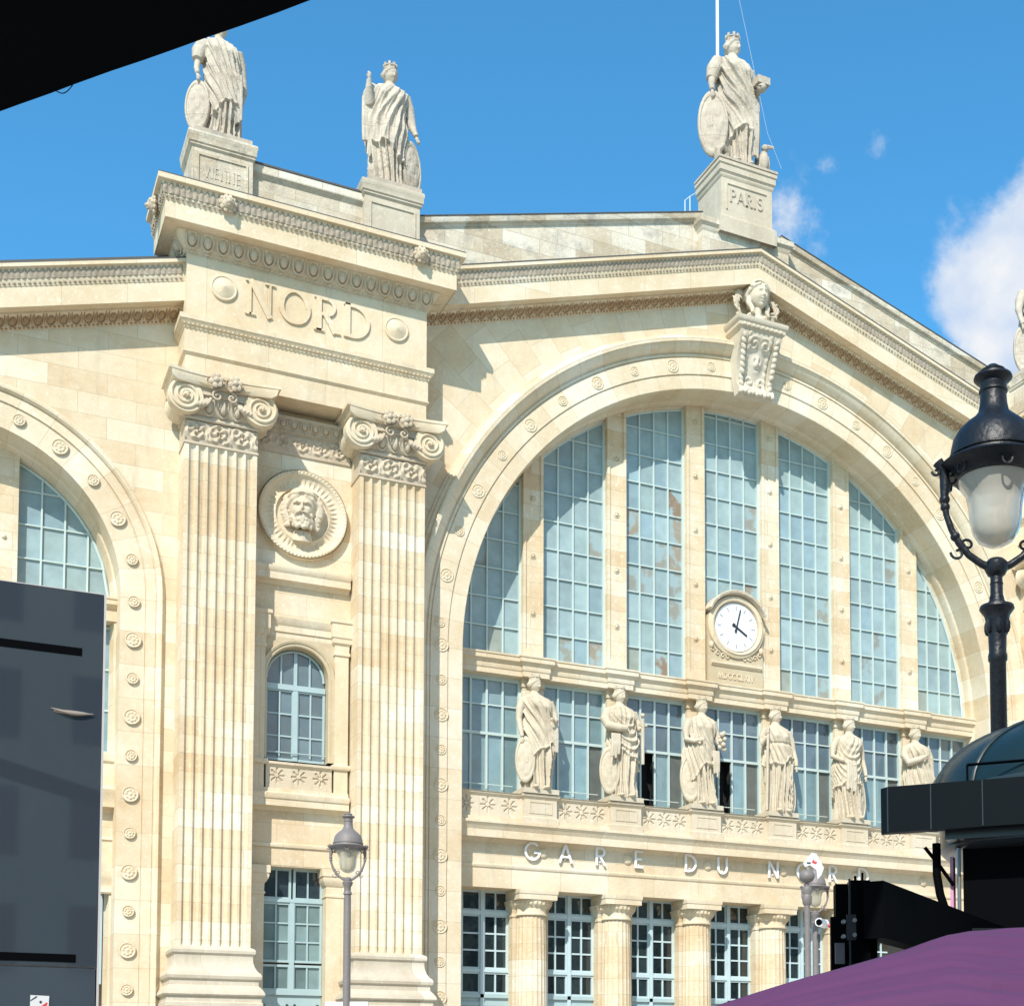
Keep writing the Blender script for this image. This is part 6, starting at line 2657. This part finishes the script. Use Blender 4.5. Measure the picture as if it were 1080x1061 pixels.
# ------------------------------------------------------------------ kiosk with a domed roof
KF = .66                            # distance factor about the camera at which the kiosk stands
K0 = CAM + (Vector((-20.022, -35.757, 3.435)) - CAM) * KF
KU = Vector((.667, -.745, 0)).normalized()
KW = Vector((.745, .667, 0)).normalized()
ZT = 1.602 + (3.433 - 1.602) * KF
ZB = 1.602 + (3.150 - 1.602) * KF
root = thing('kiosk', 'black kiosk with ribbed dome and panelled fascia at the right edge', 'kiosk', (K0.x + .8, K0.y - .1, 0))


def KP(u, w, z):
    v = K0 + KU * u + KW * w
    return Vector((v.x, v.y, z))


def kbox(mb, u0, u1, w0, w1, z0, z1):
    P_ = [KP(u, w, z) for z in (z0, z1) for u, w in ((u0, w0), (u1, w0), (u1, w1), (u0, w1))]
    mb.add(P_, [(3, 2, 1, 0), (4, 5, 6, 7), (0, 1, 5, 4), (1, 2, 6, 5), (2, 3, 7, 6), (3, 0, 4, 7)])


# fascia: eight-sided band of panels, chamfered corner at the left
mb = MB()
pw = .298 * KF
cor = [(.0, .05), (.0, .03), (.035, .0), (1.75, .0), (1.79, .03), (1.79, .05), (.0, .05)]
vs = []
for u, w in cor:
    for z, o in ((ZB, 0), (ZT, 0)):
        vs.append(KP(u, w, z))
k = len(cor)
mb.add(vs, [(i * 2, (i + 1) * 2, (i + 1) * 2 + 1, i * 2 + 1) for i in range(k - 1)])
mb.add([KP(u, w, ZT) for u, w in cor], [tuple(range(k))])
mb.add([KP(u, w, ZB) for u, w in cor], [tuple(range(k - 1, -1, -1))])
mb.build('fascia', mat('fascia_enamel', (.0035, .0065, .009), .5, spec=.08, vary=.3), root, 0)
for j in range(8):
    u = .035 + .175 + (j - 1) * .205 if j else .035
    mb = MB()
    kbox(mb, u - .0022, u + .0022, -.003, .0, ZB + .003, ZT - .002)
    mb.build('panel_joint', mat('joint_metal', (.018, .03, .038), .4, .2), root, 0)
# dome: ribbed half shell on an oval plan
mb = MB()
cu, cw, ru, rw, hz = .86, .78, .82, .73, .385
n, m_ = 64, 16


def domept(a, t, g=0):
    r = cos(t * pi / 2) ** .8
    zz = sin(t * pi / 2)
    return KP(cu + (ru * r + g) * cos(a), cw + (rw * r + g) * sin(a), ZT + (hz) * zz + g)


mb.grid(lambda u, v: tuple(domept(u * 2 * pi, v * .98)), n, m_)
mb.build('dome', KIOSKM, root, 60)
mb = MB()
for j in range(16):
    a = j * 2 * pi / 16 + .1
    mb.tube([domept(a, t / 14 * .97, .002) for t in range(15)], .009, 6)
pts = [KP(cu + (ru + .012) * cos(t * pi / 24), cw + (rw + .012) * sin(t * pi / 24), ZT + .02) for t in range(49)]
mb.tube(pts, .016, 6)
mb.build('dome_rib', mat('rib_metal', (.022, .036, .042), .4, spec=.4), root, 60)
# box outline of the hatch on the dome side
mb = MB()
h0, h1, hz1 = .34, 1.30, ZT + .085
dp = lambda u: KP(u, .12, 0)
for (ua, za, ub, zb_) in ((h0, ZT, h0, hz1), (h0, hz1, h1, hz1)):
    mb.tube([KP(ua, .10, za), KP(ub, .10, zb_)], .006, 4)
mb.build('hatch_frame', DARKM, root, 0)
# rounded band under the fascia, body, brace, pipe
mb = MB()
ring = []
for i in range(49):
    a = 2 * pi * i / 48
    ca, sa = cos(a), sin(a)
    e = .45
    ring.append((cu + .70 * math.copysign(abs(ca) ** e, ca) * 1.0, .75 + .66 * math.copysign(abs(sa) ** e, sa)))
kbox(mb, .25, 1.6, .08, 1.3, ZB - .03, ZT - .01)
vs = []
for z, g in ((ZB + .10, 0), (ZB + .01, 0), (ZB - .035, -.0), (ZB - .05, -.02), (ZB - .055, -.06)):
    for u, w in ring:
        du, dw = u - cu, w - .75
        L2 = sqrt(du * du + dw * dw)
        vs.append(KP(u + du / L2 * g, w + dw / L2 * g, z))
m_ = len(ring)
mb.add(vs, [(j * m_ + i, j * m_ + i + 1, (j + 1) * m_ + i + 1, (j + 1) * m_ + i) for j in range(4) for i in range(m_ - 1)] + [tuple(range(4 * m_, 5 * m_))])
mb.build('soffit_band', mat('kiosk_band', (.02, .025, .032), .25, spec=.5), root, 40)
mb = MB()
kbox(mb, .30, 1.6, .20, 1.3, .0, ZB - .04)
mb.build('body', DARKM, root, 0)
mb = MB()
mb.tube([KP(.285, .19, ZB - .05), KP(.285, .19, .2)], .008, 6)
mb.build('corner_trim', STEEL, root, 40)
mb = MB()
mb.tube([KP(.20, .16, ZB - .03), KP(.20, .16, ZB - .16), KP(.212, .16, ZB - .24), KP(.23, .17, ZB - .30), KP(.23, .17, .5)], .018, 10)
mb.tube([KP(.16, .12, ZB - .05), KP(.21, .16, ZB - .12), KP(.26, .2, ZB - .20)], .008, 8)
mb.build('drain_pipe', DARKM, root, 40)
mb = MB()
kbox(mb, .245, .258, .21, .26, 1.6, ZB - .08)
o = mb.build('poster_strip', mat('pink_print', (.62, .30, .48), .4), root, 0)

# ------------------------------------------------------------------ black steel frame with bolts
root = thing('terrace_frame', 'black steel frame with bolted post in front of the right end of the station', 'frame', tuple(sight(905, 1300, 4.2)))
dF = 4.2
u_ = dF / 1548.0


def fb(mb, px0, px1, py0, py1, d0, th, nv=None):
    """upright box facing the camera between pixel columns at distance d0"""
    a_ = sight((px0 + px1) / 2, (py0 + py1) / 2, d0)
    mb.obox(a_ + FV * th / 2, RV, FV, (0, 0, 1), abs(px1 - px0) / 2 * d0 / 1548, th / 2, abs(py1 - py0) / 2 * d0 / 1548)


mb = MB()
fb(mb, 899, 921, 926, 1500, dF, .06)
fb(mb, 884, 897, 930, 1500, dF + .03, .06)
fb(mb, 921, 928, 929, 1500, dF + .03, .05)
fb(mb, 879, 900, 965, 1500, dF + .02, .03)
mb.build('post', DARKM, root, 0)
mb = MB()
fb(mb, 895.5, 897.5, 926, 1040, dF - .004, .01)
fb(mb, 893, 903, 964, 991, dF - .006, .01)
mb.build('plate', mat('black_plate', (.012, .013, .015), .4, coat=.2), root, 0)
mb = MB()
fb(mb, 881, 891, 994, 1016, dF + .01, .01)
mb.build('grey_label', mat('grey_label', (.10, .10, .105), .5), root, 0)
for (px, py) in ((901.5, 970), (901.5, 985.5), (890, 971.5), (890, 987), (902.5, 1022), (890.5, 1023.5)):
    mb = MB()
    c = sight(px, py, dF - .012)
    mb.tube([c, c + FV * .02], .0062, 12)
    b0 = len(mb.v)
    mb.build('bolt', STEEL, root, 30)
mb = MB()
ptop0, ptop1 = sight(921, 929, dF), sight(1090, 992, dF * 1.42)
dirv = (ptop1 - ptop0)
dirv.z = 0
L_ = dirv.length
dirv.normalize()
sd = Vector((-dirv.y, dirv.x, 0))
cc = ptop0 + dirv * L_ / 2
hh = .082
mb.obox(Vector((cc.x, cc.y, ptop0.z - hh)), dirv, sd, (0, 0, 1), L_ / 2, .03, hh)
mb.tube([sight(902, 928, dF), sight(902, 923.5, dF)], .004, 6)
mb.tube([sight(909.5, 929, dF), sight(909.5, 920, dF)], .0035, 6)
mb.build('beam', DARKM, root, 0)
mb = MB()
fb(mb, 955, 1110, 978, 1200, 5.0, .4)
mb.build('panel', mat('counter_paint', (.006, .010, .012), .5, spec=.2), root, 0)

# ------------------------------------------------------------------ purple parasol
root = thing('parasol', 'purple fabric parasol top in the bottom right corner', 'parasol', tuple(sight(1120, 1400, 3.2)))
dP = 3.0
ridge = [(560, 1128, 2.6), (660, 1093, 2.75), (760, 1061, 2.9), (850, 1033.5, 3.0), (910, 1016.5, 3.05), (960, 1001.5, 3.08), (1000, 988.5, 3.1), (1022, 984, 3.12), (1045, 982, 3.15), (1080, 980.5, 3.2), (1130, 976, 3.25), (1240, 985, 3.3), (1400, 1040, 3.2)]
front = [(560, 1300, 2.3), (660, 1290, 2.2), (760, 1280, 2.1), (850, 1270, 2.05), (910, 1265, 2.0), (960, 1262, 2.0), (1000, 1260, 2.0), (1022, 1258, 2.0), (1045, 1256, 2.0), (1080, 1255, 2.0), (1130, 1250, 2.0), (1240, 1250, 2.0), (1400, 1255, 2.0)]


def along(P_, t):
    x = t * (len(P_) - 1)
    i = min(len(P_) - 2, int(x))
    k_ = x - i
    return tuple(P_[i][j] * (1 - k_) + P_[i + 1][j] * k_ for j in range(3))


def cloth(u, v):
    a_, b_ = sight(*along(ridge, u)), sight(*along(front, u))
    p_ = a_.lerp(b_, v)
    n_ = Vector((-.3, -.5, .8)).normalized()
    s_ = .013 * abs(sin(v * 30 - u * 9 + .6 * sin(u * 6))) ** .7 + .005 * sin(v * 83 - u * 22 + 1.5 * sin(u * 4 + 2)) + .002 * sin(v * 160 - u * 51)
    return tuple(p_ + n_ * (s_ * min(1, v * 7 + .15)))


mb = MB()
mb.grid(cloth, 200, 140)


def back(u, v):
    a_ = sight(*along(ridge, u))
    return tuple(a_ + FV * (1.3 * v) + Vector((0, 0, -.42 * v)))


mb.grid(back, 60, 6)
o = mb.build('canopy', mat('purple_fabric', (.088, .024, .090), .85, vary=.25, vscale=2.2, bump=.10, bscale=260), root, 60)
sol = o.modifiers.new('thickness', 'SOLIDIFY')
sol.thickness = .004
mb = MB()
pc = sight(1130, 976, 3.25)
mb.tube([pc + Vector((0, 0, -.02)), Vector((pc.x, pc.y, 0))], .025, 10)
mb.build('pole', DARKM, root, 40)

# ------------------------------------------------------------------ the row of buildings across the square (unseen, added for the panes to mirror)
WCR = mat('cream_render', (.50, .44, .34), .9, vary=.1)
for k, (x0, x1, h) in enumerate(((-75, -42, 19), (-42, -10, 21), (-10, 26, 20), (26, 66, 22))):
    root = thing('town_house', ['cream town house across the square, mirrored at the left of the great window', 'cream town house behind the viewer, mirrored in the middle lights', 'cream town house with slate roof mirrored right of the clock',
                                'cream town house mirrored at the right end of the great window'][k], 'house', ((x0 + x1) / 2, -84, 0), 'houses across the square')
    mb = MB()
    mb.box(x0, x1, -92, -78, 0, h)
    mb.build('wall', WCR, root, 0)
    mb = MB()
    mb.add([(x0, -78.2, h), (x1, -78.2, h), (x1, -80.5, h + 4), (x0, -80.5, h + 4), (x0, -92, h + 4), (x1, -92, h + 4), (x0, -92, h), (x1, -92, h)], [(0, 1, 2, 3), (3, 2, 5, 4), (0, 3, 4, 6), (1, 7, 5, 2)])
    mb.build('roof', mat('slate_roof', (.09, .10, .12), .5, vary=.2), root, 0)
    mb = MB()
    for j in range(5):
        xx = x0 + 2
        while xx < x1 - 2:
            mb.box(xx, xx + 1.2, -78.05, -77.98, 1.5 + j * 3.7, 3.7 + j * 3.7)
            xx += 2.7
    mb.build('windows', mat('dull_window', (.05, .06, .07), .2), root, 0)
